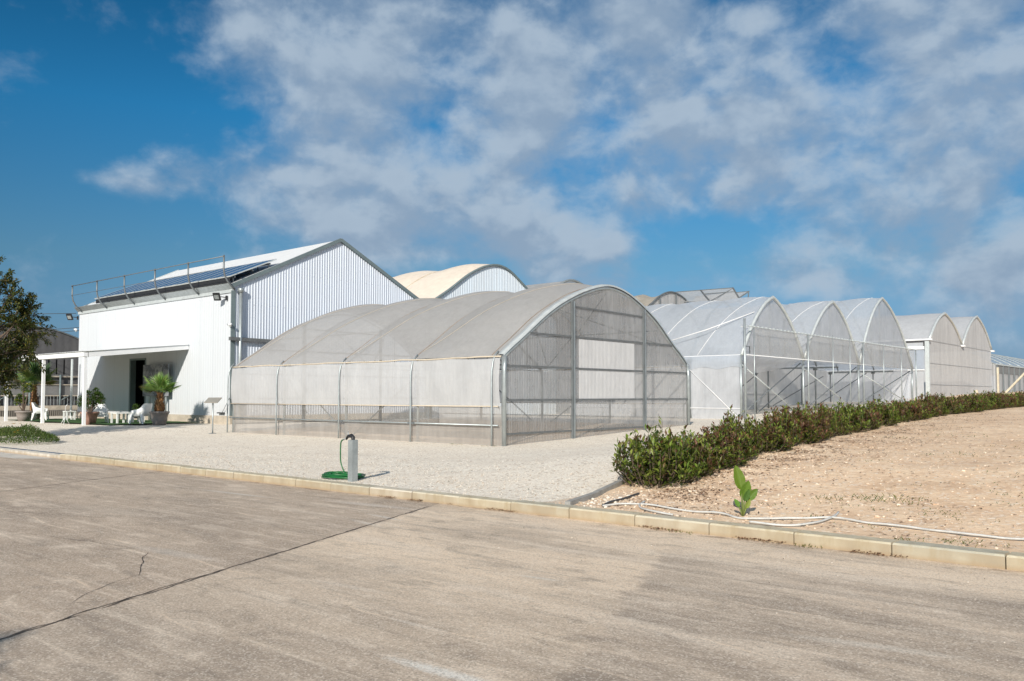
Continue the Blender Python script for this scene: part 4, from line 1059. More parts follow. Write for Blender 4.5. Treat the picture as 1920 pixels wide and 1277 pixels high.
# ---------------------------------------------------------------- plants
def leaf_tris(mb, p, d, n, l, w, c, fold=.25):
    """a folded pointed leaf of four small faces"""
    d = d.normalized(); s_ = d.cross(n)
    if s_.length < 1e-4: s_ = d.cross(Vector((1, .3, 0)))
    s_.normalize(); n2 = s_.cross(d)
    k = len(mb.v); mid = p+d*(l*.55)
    mb.v += [tuple(p), tuple(mid+s_*w+n2*(w*fold)), tuple(p+d*l-n2*(l*.08)), tuple(mid-s_*w+n2*(w*fold)), tuple(mid-n2*.0)]
    mb.cur = c
    mb.face((k, k+1, k+4)); mb.face((k+1, k+2, k+4)); mb.face((k, k+4, k+3)); mb.face((k+4, k+2, k+3))
def rv(r): 
    while 1:
        v_ = Vector((r.uniform(-1,1), r.uniform(-1,1), r.uniform(-1,1)))
        if .05 < v_.length < 1: return v_
def cl(r, cs, k=.25):
    c = r.choice(cs); q = r.uniform(1-k, 1+k); return tuple(min(1, x_*q) for x_ in c)
GREEN = [(.17,.24,.035),(.11,.17,.028),(.26,.31,.06),(.055,.09,.022),(.20,.23,.045),(.14,.13,.04)]
REDS = [(.17,.075,.045),(.22,.11,.06),(.12,.06,.04),(.17,.12,.045)]
def shrub_mesh(seed, red, nst, rad, h, ls):
    r = random.Random(seed); mb = MB(); st = MB()
    for i in range(nst):
        a = r.uniform(0, 6.283); q = math.sqrt(r.random()); rr = rad*q
        x_, y_ = rr*math.cos(a), rr*math.sin(a)
        top = h*(1-.45*q**2.2)*r.uniform(.62, 1.06)
        if r.random() < .06: top *= 1.12
        tip = Vector((x_*1.0, y_*1.0, top)); root = Vector((x_*(.35 if q < .8 else .7), y_*(.35 if q < .8 else .7), .02)); top = max(top, .2)
        if q > .85 and r.random() < .5: tip = Vector((x_*1.1, y_*1.1, top*.6))
        isred = r.random() < red
        st.tube([root, root.lerp(tip, .5)+Vector((x_*.18, y_*.18, 0)), tip], [.008, .005, .003], 4, False)
        nl = int(r.uniform(24, 34)); lowc = .04 if q > .6 else .2
        for k in range(nl):
            f_ = lowc+(1-lowc)*(k/nl)**.8
            b1 = root.lerp(root.lerp(tip, .5)+Vector((x_*.18, y_*.18, 0)), min(1, f_*2)) if f_ < .5 else (root.lerp(tip, .5)+Vector((x_*.18, y_*.18, 0))).lerp(tip, (f_-.5)*2)
            p = b1+rv(r)*.05
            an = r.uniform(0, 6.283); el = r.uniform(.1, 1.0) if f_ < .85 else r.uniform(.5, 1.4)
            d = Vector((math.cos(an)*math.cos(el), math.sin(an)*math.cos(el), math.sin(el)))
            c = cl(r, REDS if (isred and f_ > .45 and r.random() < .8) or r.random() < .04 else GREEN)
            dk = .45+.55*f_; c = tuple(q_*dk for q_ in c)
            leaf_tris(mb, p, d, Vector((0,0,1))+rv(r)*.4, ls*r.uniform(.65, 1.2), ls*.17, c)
    return mb, st
GRP = 'evergreen shrubs planted in the hedge row'
variants = []
for k, (seed, red) in enumerate(((11,.12),(12,.45),(13,.55),(14,.3),(15,.75))):
    mb, st = shrub_mesh(seed, red, 105, .56, .80, .108)
    root = thing('hedge_shrub', 'x', 'shrub', (0,0,0), GRP)
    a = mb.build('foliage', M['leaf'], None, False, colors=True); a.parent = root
    b = st.build('stems', M['bark'], None, True); b.parent = root
    variants.append(root)
vpos = []
v_ = -6.45
while v_ < 60:
    vpos.append(v_); v_ += .78 + .10*math.sin(v_*1.7)
used = set()
r = random.Random(5)
seq = [0, 3, 1, 1, 3, 2, 1, 4, 2]
LABN = ['biggest green shrub at the kerb end of the hedge row', 'second shrub from the kerb end, lower, with bronze young leaves', ]
for i, v_ in enumerate(vpos):
    k = seq[i] if i < len(seq) else r.choice([0, 1, 2, 3, 4, 1, 2])
    if v_ > 26: k = r.choice([2, 4, 4])
    u = 8.72+.004*v_*0-.012*(v_+6.5) + r.uniform(-.06, .06); u = max(u, 8.25)
    loc = (u, v_, gz(max(u, 8.3), v_)-.03)
    if k not in used: o = variants[k]; used.add(k); o.location = loc
    else: o = dup(variants[k], loc)
    o.rotation_euler = (0, 0, r.uniform(0, 6.28))
    s_ = r.uniform(.76, 1.06); hs = r.uniform(.68, 1.0)*(1-.006*max(0, min(25, v_)))
    if i == 0: s_, hs = 1.12, 1.12
    if i == 1: s_, hs = .95, .86
    o.scale = (s_, s_, hs)
    o['group'] = GRP
    o['label'] = LABN[i] if i < len(LABN) else 'leafy green and bronze shrub further along the hedge row between gravel and soil'

# strelitzia
sg = thing('young_banana_plant', 'young plant with broad upright bright green paddle leaves by the white pipe', 'plant', (10.97, -8.13, .14))
def paddle(base, tip, w, c, curl=.0):
    mb = MB(); b = Vector(base); t_ = Vector(tip); d = (t_-b); L = d.length; d.normalize()
    s_ = d.cross(Vector((.55,-.6,.2))).normalized(); n_ = s_.cross(d); mb.cur = c
    def fn(a, q):
        prof = math.sin(math.pi*min(1, a**.85))**.65*(1-.15*a)
        x_ = (q-.5)*2; rip = .005*math.sin(a*60+x_*2)*(1-abs(x_))+(.004*math.sin(a*23+4) if abs(x_) > .9 else 0)
        return b+d*(L*a)+s_*(w*x_*prof)+n_*(abs(x_)*w*.5*prof+curl*a*a*L+rip)
    mb.grid(fn, 18, 6); return mb
stm = MB()
for (bx_, by_, zb_, tx, ty, tz, w, c) in ((.0,0,.30,-.07,-.02,.60,.075,(.13,.20,.022)), (.0,.02,.20,.08,.03,.42,.07,(.13,.22,.03)), (.06,.02,.18,.17,.08,.32,.055,(.12,.20,.03)), (-.03,0,.09,-.08,-.03,.19,.03,(.13,.26,.04)), (.06,0,.08,.10,.02,.20,.03,(.24,.30,.06)), (.05,-.03,.17,.11,-.02,.32,.04,(.08,.16,.03))):
    B = (10.97+bx_, -8.13+by_, .15+zb_); T = (10.97+tx, -8.13+ty, .15+tz)
    paddle(B, T, w, c, .03).build('leaf_blade', M['leaf'], sg, True, colors=True)
    stm.cur = (.22,.27,.08); stm.tube([(10.98, -8.12, .13), B], [.013, .008], 6)
stm.build('stalks', M['leaf'], sg, True, colors=True)

# fan palms in pots
def fan_palm(label, loc, trunk_h, crown_r, nfan, pot, seed, ctint, shag=1., fan_r=.36):
    r = random.Random(seed); x_, y_, z_ = loc
    t = thing('potted_palm', label, 'palm', loc)
    ph = 0
    if pot:
        ph = pot[1]; pr = pot[0]; mb = MB()
        mb.lathe((x_, y_, z_), [(pr*.68,0),(pr*.80,ph*.45),(pr*.90,ph*.74),(pr*.93,ph*.75),(pr*.93,ph*.80),(pr*.97,ph*.81),(pr*.97,ph*.87),(pr*1.05,ph*.88),(pr*1.05,ph),(pr*.95,ph),(pr*.92,ph*.9)], 32)
        po = mb.build('pot', M['pot'], t, True)
        mb = MB(); mb.lathe((x_, y_, z_+ph*.88), [(pr*.9,0),(pr*.5,.03),(.01,.04)], 16); mb.build('soil', M['potsoil'], po)
    # trunk: bulb of cut leaf bases
    mb = MB(); th = trunk_h; zz = z_+ph*.9
    mb.cur = (.24,.12,.05)
    mb.lathe((x_, y_, zz), [(.15*shag,0),(.21*shag,th*.15),(.20*shag,th*.35),(.13*shag,th*.6),(.09*shag,th)], 16)
    for k in range(110):
        f_ = k/110; h = th*f_; rr = (.21 if f_ < .35 else .21-(f_-.35)*.18)*shag*.93; a = k*2.4
        p = Vector((x_+math.cos(a)*rr, y_+math.sin(a)*rr, zz+h)); d = Vector((math.cos(a)*.45, math.sin(a)*.45, 1))
        mb.cur = cl(r, [(.30,.15,.06),(.20,.10,.045),(.40,.22,.10),(.14,.07,.035)])
        leaf_tris(mb, p, d, Vector((math.cos(a), math.sin(a), 0)), .12, .035, mb.cur, .1)
    mb.build('trunk', M['leaf_dry'], t, False, colors=True)
    mb = MB(); top = Vector((x_, y_, zz+th))
    for k in range(nfan):
        a = k*2.399+r.uniform(-.3, .3); f_ = k/nfan
        el = 1.45-1.25*f_**.9+r.uniform(-.12, .12)
        d = Vector((math.cos(a)*math.cos(el), math.sin(a)*math.cos(el), math.sin(el)))
        pl = crown_r*r.uniform(.42, .6); hub = top+d*pl
        c = cl(r, ctint, .2)
        if f_ > .85: c = tuple(q*.7 for q in (.20,.16,.05))
        mb.cur = tuple(q*.9 for q in c); mb.tube([top+d*.02, top+d*pl*.5-Vector((0,0,.01)), hub], [.013, .010, .008], 4, False)
        s_ = d.cross(Vector((0,0,1))).normalized() if abs(d.z) < .98 else Vector((1,0,0)); up = s_.cross(d).normalized()
        nseg = 22
        for q in range(nseg):
            ph_ = (q/(nseg-1)-.5)*R(205); dd = (d*math.cos(ph_)+s_*math.sin(ph_)+up*.10*math.cos(ph_*2)).normalized()
            L = fan_r*crown_r*2*(1-.22*abs(ph_)/R(100))*r.uniform(.9, 1.05)
            mid = hub+dd*L*.6; tip = hub+dd*L-Vector((0,0,.07*L*(1+abs(dd.x))))
            w = L*.034; sd_ = dd.cross(up).normalized(); n0 = len(mb.v)
            mb.v += [tuple(hub), tuple(mid+sd_*w+up*.012), tuple(tip), tuple(mid-sd_*w+up*.012), tuple(mid-up*.012)]
            cc = tuple(x__*r.uniform(.85, 1.15) for x__ in c); mb.cur = cc
            mb.face((n0, n0+1, n0+4)); mb.face((n0, n0+4, n0+3))
            mb.cur = tuple(min(1, x__*1.15+.02) for x__ in cc); mb.face((n0+1, n0+2, n0+4)); mb.face((n0+4, n0+2, n0+3))
    mb.build('crown', M['leaf'], t, False, colors=True)
    return t
fan_palm('fan palm with thick brown trunk in taupe pot standing right of the armchairs', (-19.12, -.2, g(-19.1,-.2)), .82, .66, 13, (.38,.58), 3, [(.12,.22,.035),(.15,.25,.05),(.20,.30,.08)], 1.0, .52)
fan_palm('taller dark fan palm behind the left armchair with trunk hidden by post', (-31.2, -.7, g(-31,-.7)), 1.45, 1.05, 17, (.36,.36), 8, [(.045,.10,.03),(.06,.13,.035),(.17,.22,.05)], .9, .46)

def citrus(label, loc, pr, ph, potmat, clumps, seed, trunk, yellow=False):
    r = random.Random(seed); x_, y_, z_ = loc; t = thing('potted_shrub', label, 'potted plant', loc)
    mb = MB(); mb.lathe((x_, y_, z_), [(pr*.66,0),(pr*.80,ph*.5),(pr*.92,ph*.78),(pr*.95,ph*.79),(pr*.95,ph*.84),(pr*1.05,ph*.85),(pr*1.05,ph),(pr*.93,ph),(pr*.9,ph*.9)], 28); po = mb.build('pot', potmat, t, True)
    mb = MB(); mb.lathe((x_, y_, z_+ph*.88), [(pr*.88,0),(.01,.03)], 14); mb.build('soil', M['potsoil'], po)
    st = MB(); mb = MB(); base = Vector((x_, y_, z_+ph*.88))
    for (cx, cy, cz, cr, n) in clumps:
        c0 = Vector((x_+cx, y_+cy, z_+cz)); mid = base.lerp(c0, .5)+Vector((0,0,-.03))
        st.tube([base, mid, c0], [trunk, trunk*.7, trunk*.35], 6)
        for q in range(n//28):
            e = c0+rv(r)*cr*.9; st.tube([c0, e], [.008, .004], 4, False)
        for q in range(n):
            o_ = rv(r); o_ = o_*(cr*.6/ max(.35, o_.length))*r.uniform(.6, 1.35); p = c0+o_
            d = (o_.normalized()+rv(r)*.8+Vector((0,0,.2)))
            cs = [(.05,.095,.018),(.075,.13,.025),(.035,.065,.014),(.10,.17,.035)]
            if yellow and r.random() < .14: cs = [(.35,.34,.05)]
            leaf_tris(mb, p, d, Vector((0,0,1))+rv(r)*.6, r.uniform(.07, .12), .024, cl(r, cs))
    st.build('stems', M['bark'], t, True); mb.build('foliage', M['leaf'], t, False, colors=True)
    return t
citrus('loose citrus tree in taupe pot at the far left of the pergola', (-29.35, -1.85, g(-29.3,-1.8)), .36, .50, M['pot'],
       [(-.42,.0,1.12,.22,330),(-.15,.1,1.0,.16,180),(.02,0,1.55,.14,120),(.35,.1,1.62,.24,330),(.1,-.1,1.85,.12,90),(-.3,-.2,.95,.14,120)], 21, .035, True)
citrus('dark bushy shrub in faded red pot behind the right pergola post', (-22.0, -1.85, g(-22,-1.8)), .36, .55, M['terra'],
       [(-.45,-.1,.98,.28,420),(-.2,0,1.25,.25,330),(-.15,.1,.8,.22,220),(.15,.1,1.0,.2,220),(.42,.15,1.2,.24,360),(.62,.2,1.05,.18,220),(.35,.1,1.45,.14,120)], 22, .03)
citrus('little dark plant sitting on the low table in the shade', (-22.3, .3, g(-22.3,.3)+.495), .09, .12, M['dark'], [(0,0,.24,.13,90),(.1,0,.2,.1,50),(-.1,0,.2,.1,50)], 23, .008)

# white wire stand near the red pot
mb = MB(); z_ = g(-22.9,-2.4)
for dx, dy in ((-.2,-.1),(.18,-.12),(0,.2)): mb.tube([(-22.9, -2.5, z_+.32), (-22.9+dx, -2.5+dy, z_)], .012, 5)
mb.tube([(-22.9, -2.5, z_+.3), (-22.85, -2.5, z_+.78), (-22.7, -2.5, z_+.86)], .012, 5)
tag(mb.build('wire_stand', M['white'], None, True), 'thin white wire stand on the gravel beside the red pot', 'stand')

# information plinth
ps = thing('information_stand', 'small slanted grey board on a thin metal post in the gravel by the warehouse corner', 'sign', (-15.3, -.9, g(-14,-.8)))
ux, vy = -13.62, -.93; z_ = g(ux, vy)
mb = MB(); mb.tube([(ux, vy, z_-.05), (ux, vy, z_+1.18)], .028, 8); mb.build('post', M['galv'], ps, True)
mb = MB(); c = Vector((ux, vy, z_+1.24)); dx_ = Vector((.85,.53,0)).normalized(); dy_ = Vector((-.53*.8,.85*.8,.42)).normalized(); nn = dx_.cross(dy_)
for k in range(8):
    i, j, l = (1 if k & 1 else -1), (1 if k & 2 else -1), (1 if k & 4 else -1); mb.v.append(tuple(c+dx_*i*.27+dy_*j*.2+nn*l*.012))
for q in ((0,2,3,1),(4,5,7,6),(0,1,5,4),(2,6,7,3),(0,4,6,2),(1,3,7,5)): mb.face(q)
mb.build('board', plain('grey board', (.36,.34,.30), .5, .2, .1, 5), ps)
mb = MB(); mb.box(ux-.10, ux+.10, vy-.10, vy+.10, z_-.02, z_+.015); mb.build('base_plate', M['galvd'], ps)

# standpipe with tap and coiled hose
tp = thing('tap_post', 'short square grey steel post with black tap on top beside the kerb', 'tap', (3.97, -8.5, .12))
mb = MB(); mb.box(3.91, 4.03, -8.54, -8.42, .06, .84); mb.build('post', M['galv'], tp)
mb = MB(); mb.tube([(3.97,-8.48,.80),(3.96,-8.47,.88),(3.90,-8.46,.91),(3.80,-8.46,.89),(3.76,-8.46,.84)], [.03,.035,.035,.025,.018], 8); mb.build('tap', M['dark'], tp, True)
mb = MB(); mb.tube([(3.81,-8.46,.88),(3.81,-8.46,.98)], .008, 6); mb.tube([(3.76,-8.46,.86),(3.67,-8.46,.83)], .012, 6); mb.build('spout', M['galv'], tp, True)
mb = MB(); pts = [(3.67,-8.46,.83),(3.60,-8.45,.78),(3.575,-8.44,.6),(3.58,-8.43,.42),(3.66,-8.42,.27),(3.78,-8.42,.19)]
# smooth the drop
def cr(P, n=8):
    out = []
    for i in range(len(P)-1):
        p0, p1, p2, p3 = [Vector(P[max(0, min(len(P)-1, i+k))]) for k in (-1, 0, 1, 2)]
        for j in range(n):
            t_ = j/n; out.append(.5*((2*p1)+(p2-p0)*t_+(2*p0-5*p1+4*p2-p3)*t_*t_+(3*p1-p0-3*p2+p3)*t_**3))
    out.append(Vector(P[-1])); return out
dr_ = cr(pts)
coil = []
r = random.Random(2)
for k in range(0, 7*40):
    a = k/40*2*math.pi; lay = k/40; rr = .36+.085*math.sin(lay*2.3)+.03*math.sin(a*2+lay); 
    coil.append((3.42+rr*math.cos(a)*1.12+.02*math.sin(lay*5), -8.25+rr*math.sin(a)*.62+.03*math.sin(lay*3), .155+.012*(lay % 3.5)+.012*math.sin(a*2+lay)))
mb.tube(dr_+[Vector((3.84,-8.38,.17))]+[Vector(c_) for c_ in coil], .0125, 6)
tag(mb.build('garden_hose', M['hose'], None, True), 'green garden hose coiled on the gravel below the tap post', 'hose')

# irrigation pipes on the soil
def pz(P, rr=.011): return [Vector((a, b, gz(a, b)+rr+.008)) for a, b in P]
def pipe(P, lab, mat='pipe', rr=.013):
    base = cr([(a, b, 0) for a, b in P], 10)
    mb = MB(); mb.tube([(p.x, p.y, gz(p.x, p.y)+rr+.012+.006*math.sin(p.x*9)) for p in base], rr, 6); tag(mb.build('irrigation_pipe', M[mat], None, True), lab, 'pipe')
pipe([(9.22,-8.56),(9.35,-8.3),(9.6,-8.17),(10.0,-8.2),(10.36,-8.22),(10.8,-8.25),(11.14,-8.36),(11.6,-7.98),(11.94,-7.80),(12.4,-7.9),(12.79,-7.9),(13.4,-8.0),(13.93,-7.98),(15.5,-7.9)], 'long pale irrigation pipe winding over the soil behind the kerb')
pipe([(9.5,-7.98),(9.62,-8.3),(9.93,-8.55),(10.3,-8.62)], 'short pale pipe curving from the first shrub down to the kerb')
pipe([(11.3,-8.62),(11.6,-8.6),(11.85,-8.42),(11.95,-7.95),(11.9,-7.45)], 'pale pipe end crossing over the long pipe right of the paddle-leaved plant')
pipe([(9.20,-8.54),(9.12,-8.0),(9.05,-7.4)], 'dark pipe running from the kerb into the first hedge shrub', 'pipe_dark', .015)

# flowering ground cover bush at the left
gb = thing('flowering_bush', 'low spreading green bush with a few yellow flowers at the left road edge', 'bush', (-11.2, -7.7, .15))
r = random.Random(31); mb = MB(); fl = MB()
for k in range(5200):
    a = r.uniform(0, 6.283); q = math.sqrt(r.random()); x_ = -13.9+2.2*q*math.cos(a); y_ = -7.55+.95*q*math.sin(a)
    hh = .52*(1-q**2.5)*(.75+.5*mnoise.noise((x_*1.5, y_*1.5, 0)))+.08
    p = Vector((x_, y_, g(x_, y_)+hh*r.random()**.35)); c = cl(r, [(.07,.12,.025),(.10,.16,.035),(.045,.08,.02),(.14,.17,.05)], .3)
    leaf_tris(mb, p, Vector((math.cos(a)*.5, math.sin(a)*.5, .9))+rv(r)*.7, Vector((0,0,1))+rv(r)*.5, r.uniform(.05, .11), .014, c)
for k in range(9):
    x_, y_ = r.uniform(-14.6, -12.4), r.uniform(-8.1, -7.2); p = Vector((x_, y_, g(x_, y_)+.5*(1-((x_+13.9)/2.2)**2)+.08))
    for j in range(7):
        a = j*.9; fl.cur = (.75,.42,.02); leaf_tris(fl, p, Vector((math.cos(a), math.sin(a), .4)), Vector((0,0,1)), .05, .018, (.75,.42,.02))
mb.build('foliage', M['leaf'], gb, False, colors=True); fl.build('flowers', M['leaf'], gb, False, colors=True)

# tree at the left edge
def tree(label, loc, H, crown_c, crown_r, seed, nleaf, cs, name='roadside_tree', ls=.11, tr=.13, lobes=26):
    r = random.Random(seed); t = thing(name, label, 'tree', loc); base = Vector(loc)
    tk = MB(); fo = MB(); cc = base+Vector(crown_c)
    mids = [base, base+Vector((.08,.05,H*.25)), base+Vector((-.05,.1,H*.45)), base+Vector((.05,0,H*.72))]
    tk.tube(mids, [tr, tr*.85, tr*.7, tr*.35], 8)
    L = []
    for k in range(lobes):
        d = rv(r).normalized(); q = r.uniform(.55, 1.0)
        L.append(cc+Vector((d.x*crown_r[0]*q, d.y*crown_r[1]*q, d.z*crown_r[2]*q)))
    twigs = []
    for c in L:
        s_ = mids[1].lerp(mids[3], min(1, max(.15, (c.z-base.z)/H-.1))); m_ = s_.lerp(c, .5)+rv(r)*.15-Vector((0,0,.08))
        tk.tube([s_, m_, c], [tr*.32, tr*.2, tr*.09], 5)
        for j in range(9):
            e = c+rv(r)*crown_r[0]*.42; tk.tube([c, c.lerp(e, .5)+rv(r)*.04, e], [.012, .008, .004], 4, False)
            twigs.append((c, e))
    for k in range(nleaf):
        a, b = r.choice(twigs); f_ = r.random()**.6; p = a.lerp(b, f_)+rv(r)*.09; d = (b-a).normalized()+rv(r)*.9
        leaf_tris(fo, p, d, Vector((0,0,1))+rv(r)*.7, ls*r.uniform(.6, 1.2), ls*.22, cl(r, cs, .3))
    tk.build('trunk', M['bark'], t, True); fo.build('crown', M['leaf'], t, False, colors=True)
    return t
tree('loose olive-green leafy tree at the left edge reaching over the pergola beam', (-15.25, -8.2, .12), 5.6, (0,0,3.75), (1.75,1.75,2.25), 41, 30000,
     [(.06,.085,.022),(.09,.10,.025),(.04,.06,.018),(.15,.13,.03),(.035,.045,.015)], ls=.12, lobes=48)
tree('dark conifer showing above the far right greenhouse roof', (-3.5, 150, 1.0), 12.6, (0,0,10.2), (4.4,3,2.0), 43, 5200,
     [(.03,.055,.02),(.02,.04,.016),(.045,.07,.025)], 'conifer', ls=.55, tr=.35, lobes=26)
# unseen tree added behind the viewer to cast shade on the near left corner
tree('unseen leafy tree added behind the viewpoint to cast shade', (13.2, -24.95, 0), 5.2, (0,0,3.7), (1.1,1.5,.9), 44, 6500,
     [(.08,.12,.03),(.06,.09,.02),(.10,.13,.03)], 'shade_tree', ls=.13, lobes=24)

# overhead cables
for (a, b, lab) in (((-60, -20, 7.35), (-33.5, 2.2, 6.18), 'uppermost thin cable running from the left to the warehouse corner'),
                    ((-52, -8, 5.9), (-33.5, 2.5, 5.42), 'middle thin cable of the three at the left of the warehouse'),
                    ((-52, -8, 5.65), (-33.5, 2.5, 5.25), 'lowest thin cable of the three at the left of the warehouse')):
    A, B = Vector(a), Vector(b); mb = MB(); mb.tube([A.lerp(B, k/16)-Vector((0,0,.5*math.sin(math.pi*k/16))) for k in range(17)], .016, 5)
    tag(mb.build('overhead_cable', M['wire'], None, True), lab, 'cable')

# ---------------------------------------------------------------- litter, stones, weeds
r = random.Random(77); mb = MB()
for k in range(10500):
    if r.random() < .45:
        v_ = -8.2+abs(r.gauss(0, 1))*9; u = 9.15+abs(r.gauss(0, .75))
    else: v_ = -8.6+22*r.random()**1.5; u = r.uniform(9.0, 22)
    n_ = mnoise.noise((u*1.5, v_*2.4, 3))
    if n_ < .0 and r.random() < .85: continue
    if v_ < -8.65: continue
    p = Vector((u, v_, gz(u, v_)+.006)); a = r.uniform(0, 6.28)
    leaf_tris(mb, p, Vector((math.cos(a), math.sin(a), r.uniform(.0, .35))), Vector((0,0,1)), r.uniform(.03, .075), .012, cl(r, [(.18,.08,.045),(.12,.06,.035),(.24,.12,.07),(.09,.06,.04)], .3))
for k in range(130):
    u = r.uniform(-9, 8.2); v_ = -8.5+abs(r.gauss(0, 2.6)); a = r.uniform(0, 6.28)
    if v_ > -.4 and u < .3: continue
    leaf_tris(mb, Vector((u, v_, gz(u, v_)+.01)), Vector((math.cos(a), math.sin(a), r.uniform(0, .4))), Vector((0,0,1)), r.uniform(.03, .07), .013, cl(r, [(.12,.07,.04),(.07,.08,.03),(.18,.11,.06)], .3))
for k in range(1500):
    u = r.uniform(5, 16); v_ = -8.94-abs(r.gauss(0, .05)); 
    if mnoise.noise((u*1.6, 0, 3)) < .05: continue
    a = r.uniform(0, 6.28); leaf_tris(mb, Vector((u, v_, .008+.02*r.random())), Vector((math.cos(a), math.sin(a), .15)), Vector((0,0,1)), r.uniform(.02, .05), .010, cl(r, [(.22,.09,.04),(.14,.06,.03)], .3))
o = mb.build('leaf_litter', M['leaf_dry'], None, False, 'stuff', colors=True); tag(o, 'dry brown leaves scattered over the soil and along the kerb', 'leaves'); o['kind'] = 'stuff'
def ico(mb, p, s_, c, r):
    n = len(mb.v); t_ = (1+5**.5)/2; rot = r.uniform(0, 6.28); ca, sa = math.cos(rot), math.sin(rot)
    for x_, y_, z_ in ((-1,t_,0),(1,t_,0),(-1,-t_,0),(1,-t_,0),(0,-1,t_),(0,1,t_),(0,-1,-t_),(0,1,-t_),(t_,0,-1),(t_,0,1),(-t_,0,-1),(-t_,0,1)):
        q = s_*.5*r.uniform(.8, 1.15); mb.v.append((p[0]+(x_*ca-y_*sa)*q, p[1]+(x_*sa+y_*ca)*q, p[2]+z_*q*.65))
    mb.cur = c
    for f_ in ((0,11,5),(0,5,1),(0,1,7),(0,7,10),(0,10,11),(1,5,9),(5,11,4),(11,10,2),(10,7,6),(7,1,8),(3,9,4),(3,4,2),(3,2,6),(3,6,8),(3,8,9),(4,9,5),(2,4,11),(6,2,10),(8,6,7),(9,8,1)): mb.face(tuple(n+i for i in f_))
mb = MB()
ST = [(.66,.60,.51),(.60,.52,.43),(.46,.37,.28),(.72,.67,.60)]
for k in range(3600):
    u = r.uniform(-6, 8.2); v_ = -8.66+abs(r.gauss(0, 2.4)); 
    if v_ > -.3 and u < .3: continue
    ico(mb, (u, v_, gz(u, v_)+.004), r.uniform(.006, .014), cl(r, ST, .1), r)
for k in range(2600):
    v_ = -8.6+abs(r.gauss(0, 5)); u = 8.6+abs(r.gauss(0, 3.2)) if r.random() < .7 else r.uniform(8.4, 9.6)
    ico(mb, (u, v_, gz(u, v_)+.002), r.uniform(.006, .02) if r.random() < .93 else r.uniform(.02, .035), cl(r, [(.66,.54,.42),(.60,.46,.34),(.72,.62,.50),(.5,.36,.25)], .15), r)
for k in range(380):
    u = r.uniform(3, 15); v_ = -9.1-abs(r.gauss(0, 1.6)); ico(mb, (u, v_, .003), r.uniform(.003, .007), cl(r, ST+[(.2,.17,.14)], .15), r)
for k in range(60):
    u = 9.0+r.gauss(0, .18); v_ = -8.1+r.gauss(0, .35); 
    if v_ > -8.66: ico(mb, (u, v_, gz(u, v_)+.01), r.uniform(.015, .04), cl(r, ST, .1), r)
o = mb.build('stones', M['stone'], None, False, 'stuff', colors=True); tag(o, 'loose pale stones lying on the gravel, soil and asphalt', 'stones'); o['kind'] = 'stuff'
mb = MB(); spots = [(12.05,-6.35,.30,90,.12),(11.4,-6.6,.18,40,.08),(13.5,-8.45,.25,60,.07),(13.6,-5.5,.3,40,.06),(12.9,-7.0,.2,30,.06),(10.6,-8.98,.14,40,.05),(12.1,-8.98,.10,40,.06),(13.3,-4.0,.4,40,.06),(15,-3,.4,60,.09),(12,-2,.4,40,.07),(14.5,1,.5,50,.08),(17,4,.6,60,.1),(11,2,.4,30,.07),(13.0,-8.6,.1,20,.05)]
for k in range(46): spots.append((9.8+abs(r.gauss(0, 4)), -8.2+abs(r.gauss(0, 7)), r.uniform(.06, .25), r.randint(6, 20), .05))
for k in range(10): spots.append((r.uniform(-2.5, 0.0), -.25+r.uniform(-.05, .1), .06, 8, .05))
for (x0, y0, rr, n_, h_) in spots:
    for k in range(n_):
        x_, y_ = x0+r.gauss(0, rr*.8), y0+r.gauss(0, rr*.45); z_ = gz(x_, y_) if y_ > -8.7 else .003
        a = r.uniform(0, 6.28); leaf_tris(mb, Vector((x_, y_, z_)), Vector((math.cos(a)*.7, math.sin(a)*.7, r.uniform(.4, 1.2))), Vector((math.sin(a), -math.cos(a), .2)), h_*r.uniform(.25, .8), .005, cl(r, [(.10,.13,.04),(.16,.17,.06),(.22,.18,.08)], .3))
o = mb.build('weeds', M['leaf'], None, False, 'stuff', colors=True); tag(o, 'small tufts of weeds growing on the dry soil', 'weeds'); o['kind'] = 'stuff'

# ---------------------------------------------------------------- sky, sun, camera
SUN_EL, SUN_ROT = R(25), R(153.4)
world = bpy.data.worlds.new('World'); sc.world = world; world.use_nodes = True
t = world.node_tree; t.nodes.clear()
out = t.nodes.new('ShaderNodeOutputWorld')
sky = N(t, 'ShaderNodeTexSky', sky_type='NISHITA'); sky.sun_disc = False; sky.sun_elevation = SUN_EL; sky.sun_rotation = SUN_ROT
sky.air_density = 1.0; sky.dust_density = .6; sky.ozone_density = 2.5
tc = N(t, 'ShaderNodeTexCoord').outputs['Generated']
s = sep(t, tc)
